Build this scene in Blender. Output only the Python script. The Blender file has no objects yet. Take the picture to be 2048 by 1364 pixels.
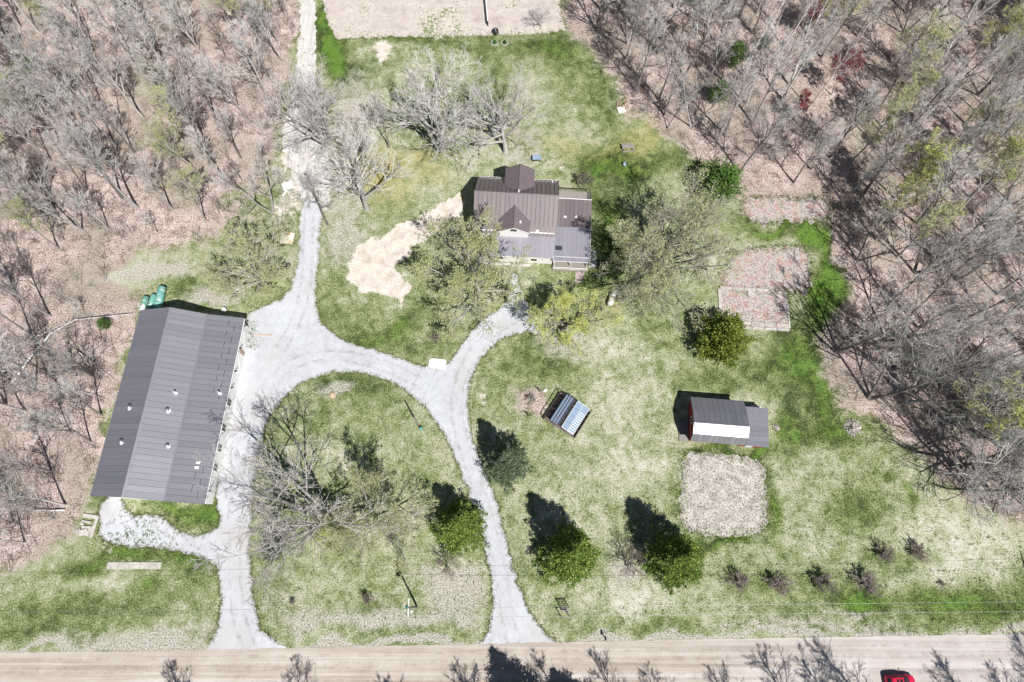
import bpy, math, random
import numpy as np
from mathutils import Vector, Matrix
from mathutils.geometry import tessellate_polygon

# ------------------------------------------------------------------ camera, sky, sun, exposure
S = bpy.context.scene
COL = S.collection
CAM_H = 110.0                 # a drone hovering 110 m up
TILT = math.radians(20.0)     # gimbal pitched 20 degrees off straight down, towards north (+Y)
FPX = 1365.0                  # focal length in photograph pixels (2048 wide)
cam_d = bpy.data.cameras.new('camera')
cam_d.sensor_width = 36.0
cam_d.lens = FPX * 36.0 / 2048.0
cam_d.clip_start = 1.0
cam_d.clip_end = 6000.0
cam = bpy.data.objects.new('camera', cam_d)
COL.objects.link(cam)
cam.location = (0, 0, CAM_H)
cam.rotation_euler = (TILT, 0, 0)
S.camera = cam

SUN_EL = math.radians(53.5)
SUN_AZ = math.radians(150.0)  # compass bearing of the sun, clockwise from north (+Y)
W = bpy.data.worlds.new('World')
S.world = W
W.use_nodes = True
wn = W.node_tree
sky = wn.nodes.new('ShaderNodeTexSky')
sky.sky_type = 'NISHITA'
sky.sun_disc = False
sky.air_density = 0.75
sky.dust_density = 0.3
sky.sun_elevation = SUN_EL
sky.sun_rotation = SUN_AZ
wn.links.new(sky.outputs[0], wn.nodes['Background'].inputs[0])
wn.nodes['Background'].inputs[1].default_value = 0.05
sun_d = bpy.data.lights.new('sun', 'SUN')
sun_d.energy = 5.0
sun_d.angle = math.radians(0.5)
sun_d.color = (1.0, 0.975, 0.94)
sun = bpy.data.objects.new('sun', sun_d)
COL.objects.link(sun)
sdir = Vector((math.sin(SUN_AZ) * math.cos(SUN_EL), math.cos(SUN_AZ) * math.cos(SUN_EL), math.sin(SUN_EL)))
sun.rotation_euler = sdir.to_track_quat('Z', 'Y').to_euler()
sun.location = sdir * 200
S.view_settings.view_transform = 'Standard'
S.view_settings.look = 'None'
S.view_settings.exposure = 0.26
S.view_settings.gamma = 1.0
S.view_settings.use_curve_mapping = False
S.cycles.max_bounces = 4
S.cycles.diffuse_bounces = 2
S.cycles.glossy_bounces = 2
S.render.filter_size = 1.0
S.cycles.transparent_max_bounces = 12

# ------------------------------------------------------------------ survey: photograph pixel -> point on the ground plane
CT, ST = math.cos(TILT), math.sin(TILT)
def P(px, py, z=0.0):
    a = (px - 1024.0) / FPX
    b = (682.0 - py) / FPX
    t = (z - CAM_H) / (b * ST - CT)
    return Vector((a * t, (b * CT + ST) * t, z))
def P2(px, py, z=0.0):
    v = P(px, py, z)
    return (v.x, v.y)
def base_of(px, py, z):       # ground point under something seen at height z
    v = P(px, py, z)
    return Vector((v.x, v.y, 0))

RNG = np.random.default_rng(11)
R = random.Random(5)

# ------------------------------------------------------------------ object helpers
def tag(o, label=None, cat=None, group=None, kind=None):
    if label: o['label'] = label
    if cat: o['category'] = cat
    if group: o['group'] = group
    if kind: o['kind'] = kind
    return o
def thing(name, label, cat, loc=(0, 0, 0), rz=0.0, group=None):
    o = bpy.data.objects.new(name, None)
    o.empty_display_size = 0.3
    COL.objects.link(o)
    o.location = loc
    o.rotation_euler = (0, 0, rz)
    return tag(o, label, cat, group)
def obj(name, mesh, parent=None, mat=None):
    o = bpy.data.objects.new(name, mesh)
    if mat is not None and len(mesh.materials) == 0:
        mesh.materials.append(mat)
    COL.objects.link(o)
    if parent is not None:
        o.parent = parent
    return o
def np_mesh(name, V, F, smooth=False):
    """V (n,3) float, F (m,k) int: fast mesh from arrays"""
    me = bpy.data.meshes.new(name)
    V = np.ascontiguousarray(V, dtype=np.float32)
    F = np.ascontiguousarray(F, dtype=np.int32)
    m, k = F.shape
    me.vertices.add(len(V)); me.vertices.foreach_set('co', V.ravel())
    me.loops.add(m * k); me.loops.foreach_set('vertex_index', F.ravel())
    me.polygons.add(m)
    me.polygons.foreach_set('loop_start', np.arange(0, m * k, k, dtype=np.int32))
    try:
        me.polygons.foreach_set('loop_total', np.full(m, k, dtype=np.int32))
    except Exception:
        pass
    if smooth:
        me.polygons.foreach_set('use_smooth', np.ones(m, dtype=bool))
    me.update(calc_edges=True)
    return me

class MB:
    """collects boxes, prisms, tubes; build() gives one mesh object"""
    def __init__(s): s.v = []; s.f = []; s.sm = []
    def add(s, V, F, smooth=False):
        n = len(s.v)
        s.v += [tuple(p) for p in V]
        s.f += [tuple(i + n for i in f) for f in F]
        s.sm += [smooth] * len(F)
        return s
    def box(s, c, d, rz=0.0, ry=0.0, rx=0.0, bev=0.0):
        hx, hy, hz = d[0] / 2, d[1] / 2, d[2] / 2
        M = Matrix.Rotation(rz, 3, 'Z') @ Matrix.Rotation(ry, 3, 'Y') @ Matrix.Rotation(rx, 3, 'X')
        C = Vector(c)
        if bev > 0:
            b = min(bev, hx * .9, hy * .9, hz * .9)
            V = []
            for z, k in ((-hz, b), (-hz + b, 0), (hz - b, 0), (hz, b)):
                for x, y in ((-hx + k, -hy + k), (hx - k, -hy + k), (hx - k, hy - k), (-hx + k, hy - k)):
                    V.append(C + M @ Vector((x, y, z)))
            F = [(3, 2, 1, 0), (12, 13, 14, 15)]
            for l in range(3):
                for i in range(4):
                    j = (i + 1) % 4
                    F.append((l * 4 + i, l * 4 + j, l * 4 + 4 + j, l * 4 + 4 + i))
            return s.add(V, F)
        V = [C + M @ Vector((x * hx, y * hy, z * hz)) for z in (-1, 1) for x, y in ((-1, -1), (1, -1), (1, 1), (-1, 1))]
        return s.add(V, [(3, 2, 1, 0), (4, 5, 6, 7), (0, 1, 5, 4), (1, 2, 6, 5), (2, 3, 7, 6), (3, 0, 4, 7)])
    def bar(s, a, b, w, h=None):
        a = Vector(a); b = Vector(b); d = b - a
        L = d.length
        if L < 1e-6: return s
        h = h or w
        t = d / L
        u = t.cross(Vector((0, 0, 1)))
        if u.length < 1e-4: u = Vector((1, 0, 0))
        u.normalize(); v = u.cross(t)
        V = [p + u * (i * w / 2) + v * (j * h / 2) for p in (a, b) for i, j in ((-1, -1), (1, -1), (1, 1), (-1, 1))]
        return s.add(V, [(3, 2, 1, 0), (4, 5, 6, 7), (0, 1, 5, 4), (1, 2, 6, 5), (2, 3, 7, 6), (3, 0, 4, 7)])
    def tube(s, pts, rad, n=8, caps=True):
        pts = [Vector(p) for p in pts]
        rad = rad if isinstance(rad, (list, tuple)) else [rad] * len(pts)
        V = []; F = []
        up = None
        for i, p in enumerate(pts):
            t = (pts[min(i + 1, len(pts) - 1)] - pts[max(i - 1, 0)])
            if t.length < 1e-9: t = Vector((0, 0, 1))
            t.normalize()
            if up is None:
                up = Vector((0, 0, 1)) if abs(t.z) < .9 else Vector((1, 0, 0))
            u = t.cross(up); u.normalize(); w = u.cross(t); up = w
            for k in range(n):
                a = 2 * math.pi * k / n
                V.append(p + (u * math.cos(a) + w * math.sin(a)) * rad[i])
        for i in range(len(pts) - 1):
            for k in range(n):
                j = (k + 1) % n
                F.append((i * n + k, i * n + j, (i + 1) * n + j, (i + 1) * n + k))
        s.add(V, F, True)
        if caps:
            n0 = len(s.v) - len(V)
            s.f.append(tuple(n0 + k for k in range(n))[::-1]); s.sm.append(False)
            s.f.append(tuple(n0 + (len(pts) - 1) * n + k for k in range(n))); s.sm.append(False)
        return s
    def lathe(s, prof, c=(0, 0, 0), n=16):
        """prof [(r,z)...] around +Z"""
        C = Vector(c); V = []; F = []
        for r, z in prof:
            for k in range(n):
                a = 2 * math.pi * k / n
                V.append(C + Vector((r * math.cos(a), r * math.sin(a), z)))
        for i in range(len(prof) - 1):
            for k in range(n):
                j = (k + 1) % n
                F.append((i * n + k, i * n + j, (i + 1) * n + j, (i + 1) * n + k))
        return s.add(V, F, True)
    def prism(s, poly, z0, z1):
        n = len(poly)
        V = [(x, y, z0) for x, y in poly] + [(x, y, z1) for x, y in poly]
        F = [tuple(range(n))[::-1], tuple(range(n, 2 * n))] + [(i, (i + 1) % n, n + (i + 1) % n, n + i) for i in range(n)]
        return s.add(V, F)
    def slab(s, q, t):
        """quad or polygon q (3-D points, top face) thickened downward by t along its normal"""
        q = [Vector(p) for p in q]
        nrm = (q[1] - q[0]).cross(q[-1] - q[0]).normalized()
        if nrm.z < 0: q = q[::-1]; nrm = -nrm
        lo = [p - nrm * t for p in q]
        n = len(q)
        F = [tuple(range(n)), tuple(range(n, 2 * n))[::-1]] + [((i + 1) % n, i, n + i, n + (i + 1) % n) for i in range(n)]
        return s.add(q + lo, F)
    def mesh(s, name):
        me = bpy.data.meshes.new(name)
        me.from_pydata([tuple(v) for v in s.v], [], s.f)
        me.polygons.foreach_set('use_smooth', s.sm)
        me.update()
        return me
    def build(s, name, mat, parent=None, loc=None, rz=None):
        me = s.mesh(name)
        me.materials.append(mat)
        o = obj(name, me, parent)
        if loc is not None: o.location = loc
        if rz is not None: o.rotation_euler = (0, 0, rz)
        return o

# ------------------------------------------------------------------ material helpers
class NT:
    def __init__(s, name):
        s.m = bpy.data.materials.new(name); s.m.use_nodes = True
        s.t = s.m.node_tree; s.n = s.t.nodes; s.b = s.n['Principled BSDF']
        s.b.inputs['Specular IOR Level'].default_value = 0.3
    def node(s, typ, **kw):
        n = s.n.new(typ)
        for k, v in kw.items(): setattr(n, k, v)
        return n
    def link(s, a, b): s.t.links.new(a, b)
    def coord(s, scale=(1, 1, 1), out='Object', rot=(0, 0, 0)):
        tc = s.node('ShaderNodeTexCoord'); mp = s.node('ShaderNodeMapping')
        mp.inputs['Scale'].default_value = scale
        mp.inputs['Rotation'].default_value = rot
        s.link(tc.outputs[out], mp.inputs['Vector'])
        return mp.outputs[0]
    def noise(s, vec, scale, detail=4, rough=.6, dist=0.0):
        n = s.node('ShaderNodeTexNoise')
        n.inputs['Scale'].default_value = scale; n.inputs['Detail'].default_value = detail
        n.inputs['Roughness'].default_value = rough; n.inputs['Distortion'].default_value = dist
        if vec is not None: s.link(vec, n.inputs['Vector'])
        return n.outputs['Fac']
    def math(s, op, a, b=None, c=None, clamp=False):
        n = s.node('ShaderNodeMath', operation=op); n.use_clamp = clamp
        for i, x in enumerate((a, b, c)):
            if x is None: continue
            if isinstance(x, (int, float)): n.inputs[i].default_value = x
            else: s.link(x, n.inputs[i])
        return n.outputs[0]
    def sstep(s, x, lo, hi):
        n = s.node('ShaderNodeMapRange'); n.interpolation_type = 'SMOOTHSTEP'
        s.link(x, n.inputs['Value'])
        n.inputs['From Min'].default_value = lo; n.inputs['From Max'].default_value = hi
        return n.outputs[0]
    def ramp(s, fac, stops, interp='LINEAR'):
        n = s.node('ShaderNodeValToRGB'); r = n.color_ramp; r.interpolation = interp
        while len(r.elements) < len(stops): r.elements.new(.5)
        for e, (p, c) in zip(r.elements, stops):
            e.position = p; e.color = (*c, 1)
        s.link(fac, n.inputs[0])
        return n.outputs[0]
    def mix(s, fac, a, b, blend='MIX'):
        n = s.node('ShaderNodeMix', data_type='RGBA', blend_type=blend)
        for k, x in ((0, fac), (6, a), (7, b)):
            if isinstance(x, (int, float)): n.inputs[k].default_value = x
            elif isinstance(x, tuple): n.inputs[k].default_value = (*x, 1)
            else: s.link(x, n.inputs[k])
        return n.outputs[2]
    def bump(s, h, strength=.5, dist=.05):
        n = s.node('ShaderNodeBump'); n.inputs['Strength'].default_value = strength
        n.inputs['Distance'].default_value = dist
        s.link(h, n.inputs['Height']); s.link(n.outputs[0], s.b.inputs['Normal'])
    def rnd(s): return s.node('ShaderNodeObjectInfo').outputs['Random']
    def col(s, c):
        if isinstance(c, tuple): s.b.inputs['Base Color'].default_value = (*c, 1)
        else: s.link(c, s.b.inputs['Base Color'])
    def set(s, **kw):
        for k, v in kw.items(): s.b.inputs[k.replace('_', ' ')].default_value = v
        return s

def mottled(name, c1, c2, scale=2.0, rough=.8, metal=0.0, spec=.3, bump=0.0, obj_var=0.0, detail=5):
    t = NT(name)
    v = t.coord()
    n = t.noise(v, scale, detail, .65)
    c = t.ramp(n, [(.3, c1), (.7, c2)])
    if obj_var:
        r = t.rnd()
        hv = t.node('ShaderNodeHueSaturation')
        t.link(t.math('MULTIPLY_ADD', r, obj_var, 1 - obj_var / 2), hv.inputs['Value'])
        t.link(c, hv.inputs['Color']); c = hv.outputs[0]
    t.col(c)
    t.set(Roughness=rough, Metallic=metal, Specular_IOR_Level=spec)
    if bump: t.bump(t.noise(v, scale * 4, 4), bump, .03)
    return t.m

# ================================================================== MATERIALS
M = {}
M['white_wall'] = mottled('white_wall', (.72, .71, .68), (.82, .81, .79), 1.2, .6)
M['white_paint'] = mottled('white_paint', (.74, .73, .71), (.83, .82, .80), 3, .5)
M['concrete'] = mottled('concrete', (.42, .39, .37), (.62, .58, .55), 1.6, .9, bump=.3)
M['pale_concrete'] = mottled('pale_concrete', (.36, .33, .31), (.58, .54, .51), 2.2, .9, bump=.3, obj_var=.25)
M['dark_window'] = mottled('dark_window', (.012, .013, .015), (.03, .032, .036), 1, .12, spec=.6)
M['dark_wood'] = mottled('dark_wood', (.035, .028, .024), (.08, .065, .055), 5, .85)
M['grey_wood'] = mottled('grey_wood', (.20, .18, .16), (.36, .33, .30), 6, .9)
M['tan_wood'] = mottled('tan_wood', (.46, .33, .21), (.62, .48, .34), 5, .8)
M['pole_wood'] = mottled('pole_wood', (.16, .13, .11), (.30, .26, .22), 4, .9)
M['black_metal'] = mottled('black_metal', (.012, .012, .013), (.03, .03, .032), 3, .45, spec=.5)
M['grey_metal'] = mottled('grey_metal', (.35, .35, .36), (.5, .5, .51), 3, .4, metal=.7)
M['white_metal'] = mottled('white_metal', (.70, .70, .70), (.82, .82, .81), 2, .35)
M['red_paint'] = mottled('red_paint', (.22, .035, .035), (.36, .06, .055), 2.5, .65)
M['brick'] = mottled('brick', (.36, .22, .18), (.52, .36, .30), 4, .9)
M['soil'] = mottled('soil', (.14, .10, .08), (.27, .20, .17), 2, .95, bump=.4)
M['walk'] = mottled('walk', (.34, .27, .25), (.52, .45, .42), 3, .9)
M['stone'] = mottled('stone', (.36, .33, .30), (.58, .54, .50), 3, .9, bump=.3, obj_var=.5)
M['wire'] = mottled('wire', (.30, .30, .31), (.42, .42, .42), 1, .4, metal=.6)
M['teal'] = mottled('teal', (.10, .38, .36), (.16, .5, .46), 2, .5)
M['blue_top'] = mottled('blue_top', (.20, .30, .40), (.34, .44, .52), 2, .5)
M['red_car'] = mottled('red_car', (.52, .012, .05), (.56, .016, .06), 1, .25, spec=.6)
M['tyre'] = mottled('tyre', (.015, .015, .015), (.03, .03, .03), 5, .9)
M['chrome'] = mottled('chrome', (.5, .5, .5), (.6, .6, .6), 3, .25, metal=1)
M['rust_cream'] = None
def rust_cream():
    t = NT('rust_cream'); v = t.coord()
    n = t.noise(v, 1.1, 5, .7)
    c = t.ramp(n, [(.50, (.80, .74, .64)), (.58, (.70, .52, .34)), (.68, (.42, .20, .10))])
    t.col(c); t.set(Roughness=.7); return t.m
M['rust_cream'] = rust_cream()

def tank_mat(name, base, white):
    t = NT(name); v = t.coord()
    n = t.noise(v, 1.3, 6, .72)
    c = t.ramp(n, [(.40, base), (.52 if white < .5 else .44, base), (.60 if white < .5 else .52, (.68, .68, .64)), (.85, (.5, .38, .28))])
    t.col(c); t.set(Roughness=.45); return t.m
M['tank_green'] = tank_mat('tank_green', (.17, .42, .35), .2)
M['tank_pale'] = tank_mat('tank_pale', (.10, .32, .24), .9)

def roof_metal(name, c, rough=.42, var=.10, scratch=.06, metal=.0):
    """painted ribbed steel, panels a little uneven in tone"""
    t = NT(name); v = t.coord()
    n = t.noise(v, .35, 4, .6)
    f = t.noise(v, 9, 3, .6)
    base = t.mix(t.math('MULTIPLY', n, .6), tuple(x * (1 - var) for x in c), tuple(min(1, x * (1 + var)) for x in c))
    base = t.mix(t.math('MULTIPLY', f, scratch), base, (.45, .43, .42))
    st = t.noise(t.coord((5.0, .22, 1)), 1.0, 4, .65)
    base = t.mix(t.math('MULTIPLY', t.sstep(st, .50, .72), .35), base, tuple(x * .55 for x in c))
    hv = t.node('ShaderNodeHueSaturation')
    t.link(t.math('MULTIPLY_ADD', t.rnd(), .16, .92), hv.inputs['Value']); t.link(base, hv.inputs['Color'])
    t.col(hv.outputs[0])
    t.set(Roughness=rough, Metallic=metal, Specular_IOR_Level=.55)
    t.bump(t.noise(v, .9, 3, .5), .06, .05)
    return t.m
M['roof_brown'] = roof_metal('roof_brown', (.165, .132, .140), .45)
M['roof_barn'] = roof_metal('roof_barn', (.34, .335, .37), .50, .12, .08, .6)
M['roof_porch'] = roof_metal('roof_porch', (.38, .365, .42), .42, .18, .08, .35)
M['roof_shed'] = roof_metal('roof_shed', (.30, .295, .33), .34, .10, .06, .45)

def bark(name, c1, c2, vs=.35):
    t = NT(name); v = t.coord()
    n = t.noise(v, 2.2, 5, .7)
    c = t.ramp(n, [(.32, c1), (.68, c2)])
    hv = t.node('ShaderNodeHueSaturation')
    t.link(t.math('MULTIPLY_ADD', t.rnd(), vs, 1 - vs / 2), hv.inputs['Value']); t.link(c, hv.inputs['Color'])
    t.col(hv.outputs[0]); t.set(Roughness=.9, Specular_IOR_Level=.15)
    return t.m
M['bark_grey'] = bark('bark_grey', (.30, .285, .27), (.52, .50, .475), .5)
M['twig_grey'] = bark('twig_grey', (.44, .425, .405), (.66, .64, .615), .5)
M['bark_dark'] = bark('bark_dark', (.12, .11, .10), (.26, .24, .22), .4)
M['twig_olive'] = bark('twig_olive', (.36, .345, .30), (.56, .54, .48), .4)
M['twig_brown'] = bark('twig_brown', (.20, .16, .145), (.36, .30, .275), .4)
M['twig_dark'] = bark('twig_dark', (.17, .155, .145), (.38, .355, .335), .3)
M['bark_birch'] = bark('bark_birch', (.58, .55, .52), (.82, .80, .77), .15)
M['twig_pale'] = bark('twig_pale', (.36, .34, .32), (.54, .51, .48), .3)

def leafmat(name, c1, c2, c3=None, var=.3, trans=.35):
    t = NT(name); v = t.coord()
    n = t.noise(v, 1.7, 3, .6)
    g = t.node('ShaderNodeNewGeometry').outputs['Random Per Island']
    f = t.math('ADD', t.math('MULTIPLY', n, .5), t.math('MULTIPLY', g, .5))
    c = t.ramp(f, [(.22, c1), (.55, c2), (.85, c3 or c2)])
    hv = t.node('ShaderNodeHueSaturation')
    t.link(t.math('MULTIPLY_ADD', t.rnd(), var, 1 - var / 2), hv.inputs['Value']); t.link(c, hv.inputs['Color'])
    t.col(hv.outputs[0]); t.set(Roughness=.6, Specular_IOR_Level=.2)
    tr = t.node('ShaderNodeBsdfTranslucent'); t.link(hv.outputs[0], tr.inputs[0])
    mx = t.node('ShaderNodeMixShader'); mx.inputs[0].default_value = trans
    out = t.n['Material Output']
    t.link(t.b.outputs[0], mx.inputs[1]); t.link(tr.outputs[0], mx.inputs[2]); t.link(mx.outputs[0], out.inputs[0])
    return t.m
M['leaf_spring'] = leafmat('leaf_spring', (.44, .47, .20), (.60, .63, .32), (.72, .74, .48), .25, .45)
M['leaf_yellow'] = leafmat('leaf_yellow', (.44, .48, .12), (.60, .63, .20), (.72, .73, .36))
M['leaf_red'] = leafmat('leaf_red', (.26, .07, .08), (.40, .12, .13), (.50, .22, .20))
M['leaf_cedar'] = leafmat('leaf_cedar', (.055, .10, .02), (.18, .28, .05), (.46, .55, .15), .2, .15)
M['leaf_yew'] = leafmat('leaf_yew', (.10, .13, .025), (.23, .29, .05), (.40, .45, .11), .2, .2)
M['leaf_spruce'] = leafmat('leaf_spruce', (.06, .09, .055), (.14, .19, .11), (.26, .32, .22), .2, .2)
M['leaf_pine'] = leafmat('leaf_pine', (.05, .10, .02), (.11, .20, .04), (.18, .30, .07), .3, .2)
M['leaf_green'] = leafmat('leaf_green', (.04, .12, .02), (.08, .22, .04), (.14, .30, .07), .3, .3)
M['litter_stick'] = mottled('litter_stick', (.40, .36, .33), (.62, .57, .53), 4, .9, obj_var=.3)

def tinted_glass(name, c, alpha):
    t = NT(name); t.col(c); t.set(Roughness=.15, Specular_IOR_Level=.5)
    tr = t.node('ShaderNodeBsdfTransparent'); tr.inputs[0].default_value = (.8, .88, .95, 1)
    mx = t.node('ShaderNodeMixShader'); mx.inputs[0].default_value = alpha
    t.link(tr.outputs[0], mx.inputs[1]); t.link(t.b.outputs[0], mx.inputs[2])
    t.link(mx.outputs[0], t.n['Material Output'].inputs[0])
    return t.m
M['poly_blue'] = tinted_glass('poly_blue', (.34, .44, .56), .72)
M['poly_smoke'] = tinted_glass('poly_smoke', (.15, .15, .20), .55)

# ---- ground
def ground_material():
    t = NT('meadow_and_leaf_litter')
    v = t.coord()
    z1 = t.node('ShaderNodeAttribute', attribute_name='zone').outputs
    sep = t.node('ShaderNodeSeparateColor'); t.link(z1['Color'], sep.inputs[0])
    litter, lush, pale = sep.outputs[0], sep.outputs[1], sep.outputs[2]
    z2 = t.node('ShaderNodeAttribute', attribute_name='zone_b').outputs
    sep2 = t.node('ShaderNodeSeparateColor'); t.link(z2['Color'], sep2.inputs[0])
    bare, ochre, grey = sep2.outputs[0], sep2.outputs[1], sep2.outputs[2]
    nf = t.noise(v, 4.2, 4, .85)
    nm = t.noise(v, .55, 4, .72, .5)
    nl = t.noise(v, .085, 4, .55, .5)
    ng = t.noise(t.coord((1, 1, 1), rot=(0, 0, .7)), 1.9, 3, .7)
    # grass: dark green .. straw .. pale thatch
    x = t.math('MULTIPLY_ADD', t.math('SUBTRACT', nf, .5), 2.3, .555)
    x = t.math('ADD', x, t.math('MULTIPLY', t.math('SUBTRACT', nm, .5), 1.15))
    x = t.math('ADD', x, t.math('MULTIPLY', t.math('SUBTRACT', nl, .5), .85))
    x = t.math('SUBTRACT', x, t.math('MULTIPLY', lush, .46))
    x = t.math('ADD', x, t.math('MULTIPLY', pale, .36))
    grass = t.ramp(x, [(.0, (.034, .050, .018)), (.22, (.085, .112, .040)), (.42, (.175, .215, .082)),
                       (.58, (.285, .310, .165)), (.76, (.415, .420, .290)), (1.0, (.60, .595, .53))])
    brightgreen = t.ramp(nf, [(.32, (.050, .105, .014)), (.5, (.135, .255, .034)), (.66, (.27, .39, .10))])
    lf = t.math('ADD', lush, t.math('ADD', t.math('MULTIPLY', t.math('SUBTRACT', nm, .5), 1.5), t.math('MULTIPLY', t.math('SUBTRACT', nf, .5), 1.3)))
    grass = t.mix(t.math('MULTIPLY', t.sstep(lf, .50, 1.35), .75), grass, brightgreen)
    och = t.ramp(nf, [(.25, (.17, .14, .03)), (.5, (.36, .31, .09)), (.75, (.52, .45, .22))])
    grass = t.mix(t.math('MULTIPLY', t.sstep(t.math('ADD', ochre, t.math('SUBTRACT', nm, .5)), .25, .9), .75), grass, och)
    gr = t.ramp(nf, [(.36, (.13, .12, .095)), (.47, (.34, .32, .28)), (.60, (.66, .63, .585))])
    grass = t.mix(t.math('MULTIPLY', t.sstep(t.math('ADD', grey, t.math('SUBTRACT', nm, .5)), .25, .8), .85), grass, gr)
    # leaf litter, pinkish brown with pale dry leaves
    ln = t.noise(v, 4.0, 4, .88)
    lit = t.ramp(t.math('ADD', ln, t.math('MULTIPLY', t.math('SUBTRACT', nm, .5), .45)),
                 [(.34, (.075, .052, .045)), (.42, (.235, .170, .150)), (.51, (.46, .355, .322)), (.60, (.74, .64, .605))])
    lit = t.mix(t.math('MULTIPLY', t.sstep(t.math('ADD', nl, t.math('MULTIPLY', t.math('SUBTRACT', nm, .5), .6)), .44, .62), .65), lit, t.ramp(ln, [(.3, (.12, .10, .075)), (.7, (.50, .45, .37))]))
    fac = t.sstep(t.math('ADD', litter, t.math('ADD', t.math('MULTIPLY', t.math('SUBTRACT', nm, .5), .8), t.math('MULTIPLY', t.math('SUBTRACT', nf, .5), .9))), .38, .64)
    c = t.mix(fac, grass, lit)
    # bare sandy soil
    sand = t.ramp(t.math('ADD', t.math('MULTIPLY', nf, .5), t.math('MULTIPLY', nm, .5)),
                  [(.34, (.36, .29, .235)), (.44, (.54, .465, .40)), (.52, (.66, .59, .525)), (.64, (.80, .75, .70))])
    fb = t.sstep(t.math('ADD', bare, t.math('ADD', t.math('MULTIPLY', t.math('SUBTRACT', nm, .5), .7), t.math('MULTIPLY', t.math('SUBTRACT', ng, .5), .45))), .44, .60)
    c = t.mix(fb, c, sand)
    t.col(c); t.set(Roughness=.95, Specular_IOR_Level=.1)
    t.bump(nf, .7, .10)
    return t.m
M['ground'] = ground_material()

def gravel_material():
    t = NT('crushed_gravel'); v = t.coord()
    nf = t.noise(v, 7, 4, .8); nm = t.noise(v, .9, 5, .65); nl = t.noise(v, .14, 4, .6, .6)
    x = t.math('ADD', t.math('MULTIPLY', nf, .42), t.math('ADD', t.math('MULTIPLY', nm, .30), t.math('MULTIPLY', nl, .28)))
    c = t.ramp(x, [(.36, (.34, .34, .355)), (.45, (.475, .48, .50)), (.54, (.55, .56, .59)), (.66, (.64, .65, .685))])
    tan = t.noise(v, .06, 4, .65, .8)
    c = t.mix(t.math('MULTIPLY', t.sstep(tan, .48, .66), .45), c, t.ramp(nf, [(.3, (.36, .33, .29)), (.7, (.58, .545, .50))]))
    t.col(c); t.set(Roughness=.95, Specular_IOR_Level=.15); t.bump(nf, .5, .05)
    return t.m
M['gravel'] = gravel_material()
def sandy_material():
    t = NT('sandy_track_soil'); v = t.coord()
    nf = t.noise(v, 5, 4, .8); nm = t.noise(v, .6, 5, .65); st = t.noise(t.coord((2.2, .07, 1)), 1.0, 4, .6)
    x = t.math('ADD', t.math('MULTIPLY', nf, .35), t.math('ADD', t.math('MULTIPLY', nm, .3), t.math('MULTIPLY', st, .35)))
    c = t.ramp(x, [(.34, (.35, .325, .30)), (.46, (.53, .505, .48)), (.58, (.67, .65, .63)), (.7, (.76, .745, .73))])
    t.col(c); t.set(Roughness=.95, Specular_IOR_Level=.1); t.bump(nf, .5, .05)
    return t.m
M['sandy'] = sandy_material()
def road_material():
    t = NT('dirt_road_surface'); v = t.coord()
    nf = t.noise(v, 5, 4, .75); st = t.noise(t.coord((.018, 1.0, 1)), 1.15, 5, .62, .3)
    nm = t.noise(v, .22, 5, .6); st2 = t.noise(t.coord((.06, 3.2, 1)), 1.0, 3, .6, .5)
    x = t.math('ADD', t.math('MULTIPLY', nf, .18), t.math('ADD', t.math('MULTIPLY', st, .44), t.math('ADD', t.math('MULTIPLY', nm, .22), t.math('MULTIPLY', st2, .16))))
    c = t.ramp(x, [(.36, (.29, .24, .20)), (.46, (.41, .35, .30)), (.54, (.50, .445, .395)), (.64, (.63, .59, .55))])
    # the eastern stretch is paler, washed-out gravel
    sx = t.node('ShaderNodeSeparateXYZ'); t.link(v, sx.inputs[0])
    e = t.sstep(t.math('ADD', sx.outputs[0], t.math('MULTIPLY', t.math('SUBTRACT', st, .5), 70)), 5, 65)
    c = t.mix(t.math('MULTIPLY', e, .65), c, t.ramp(x, [(.38, (.42, .385, .365)), (.62, (.62, .59, .57))]))
    t.col(c); t.set(Roughness=.95, Specular_IOR_Level=.1); t.bump(t.math('ADD', nf, st2), .5, .05)
    return t.m
M['road'] = road_material()
def field_material():
    t = NT('fallow_field_soil'); v = t.coord()
    nf = t.noise(v, 4.5, 4, .8); nm = t.noise(v, .5, 5, .65); nl = t.noise(v, .09, 3, .6, .5)
    x = t.math('ADD', t.math('MULTIPLY', nf, .4), t.math('ADD', t.math('MULTIPLY', nm, .3), t.math('MULTIPLY', nl, .3)))
    c = t.ramp(x, [(.36, (.30, .25, .23)), (.45, (.47, .41, .38)), (.55, (.60, .54, .49)), (.66, (.70, .63, .55))])
    w = t.sstep(t.math('ADD', t.math('MULTIPLY', t.noise(v, 1.6, 4, .7), .6), t.math('MULTIPLY', nl, .5)), .60, .66)
    c = t.mix(t.math('MULTIPLY', w, .8), c, (.13, .19, .05))
    t.col(c); t.set(Roughness=.95, Specular_IOR_Level=.1); t.bump(nf, .6, .06)
    return t.m
M['field'] = field_material()
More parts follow.
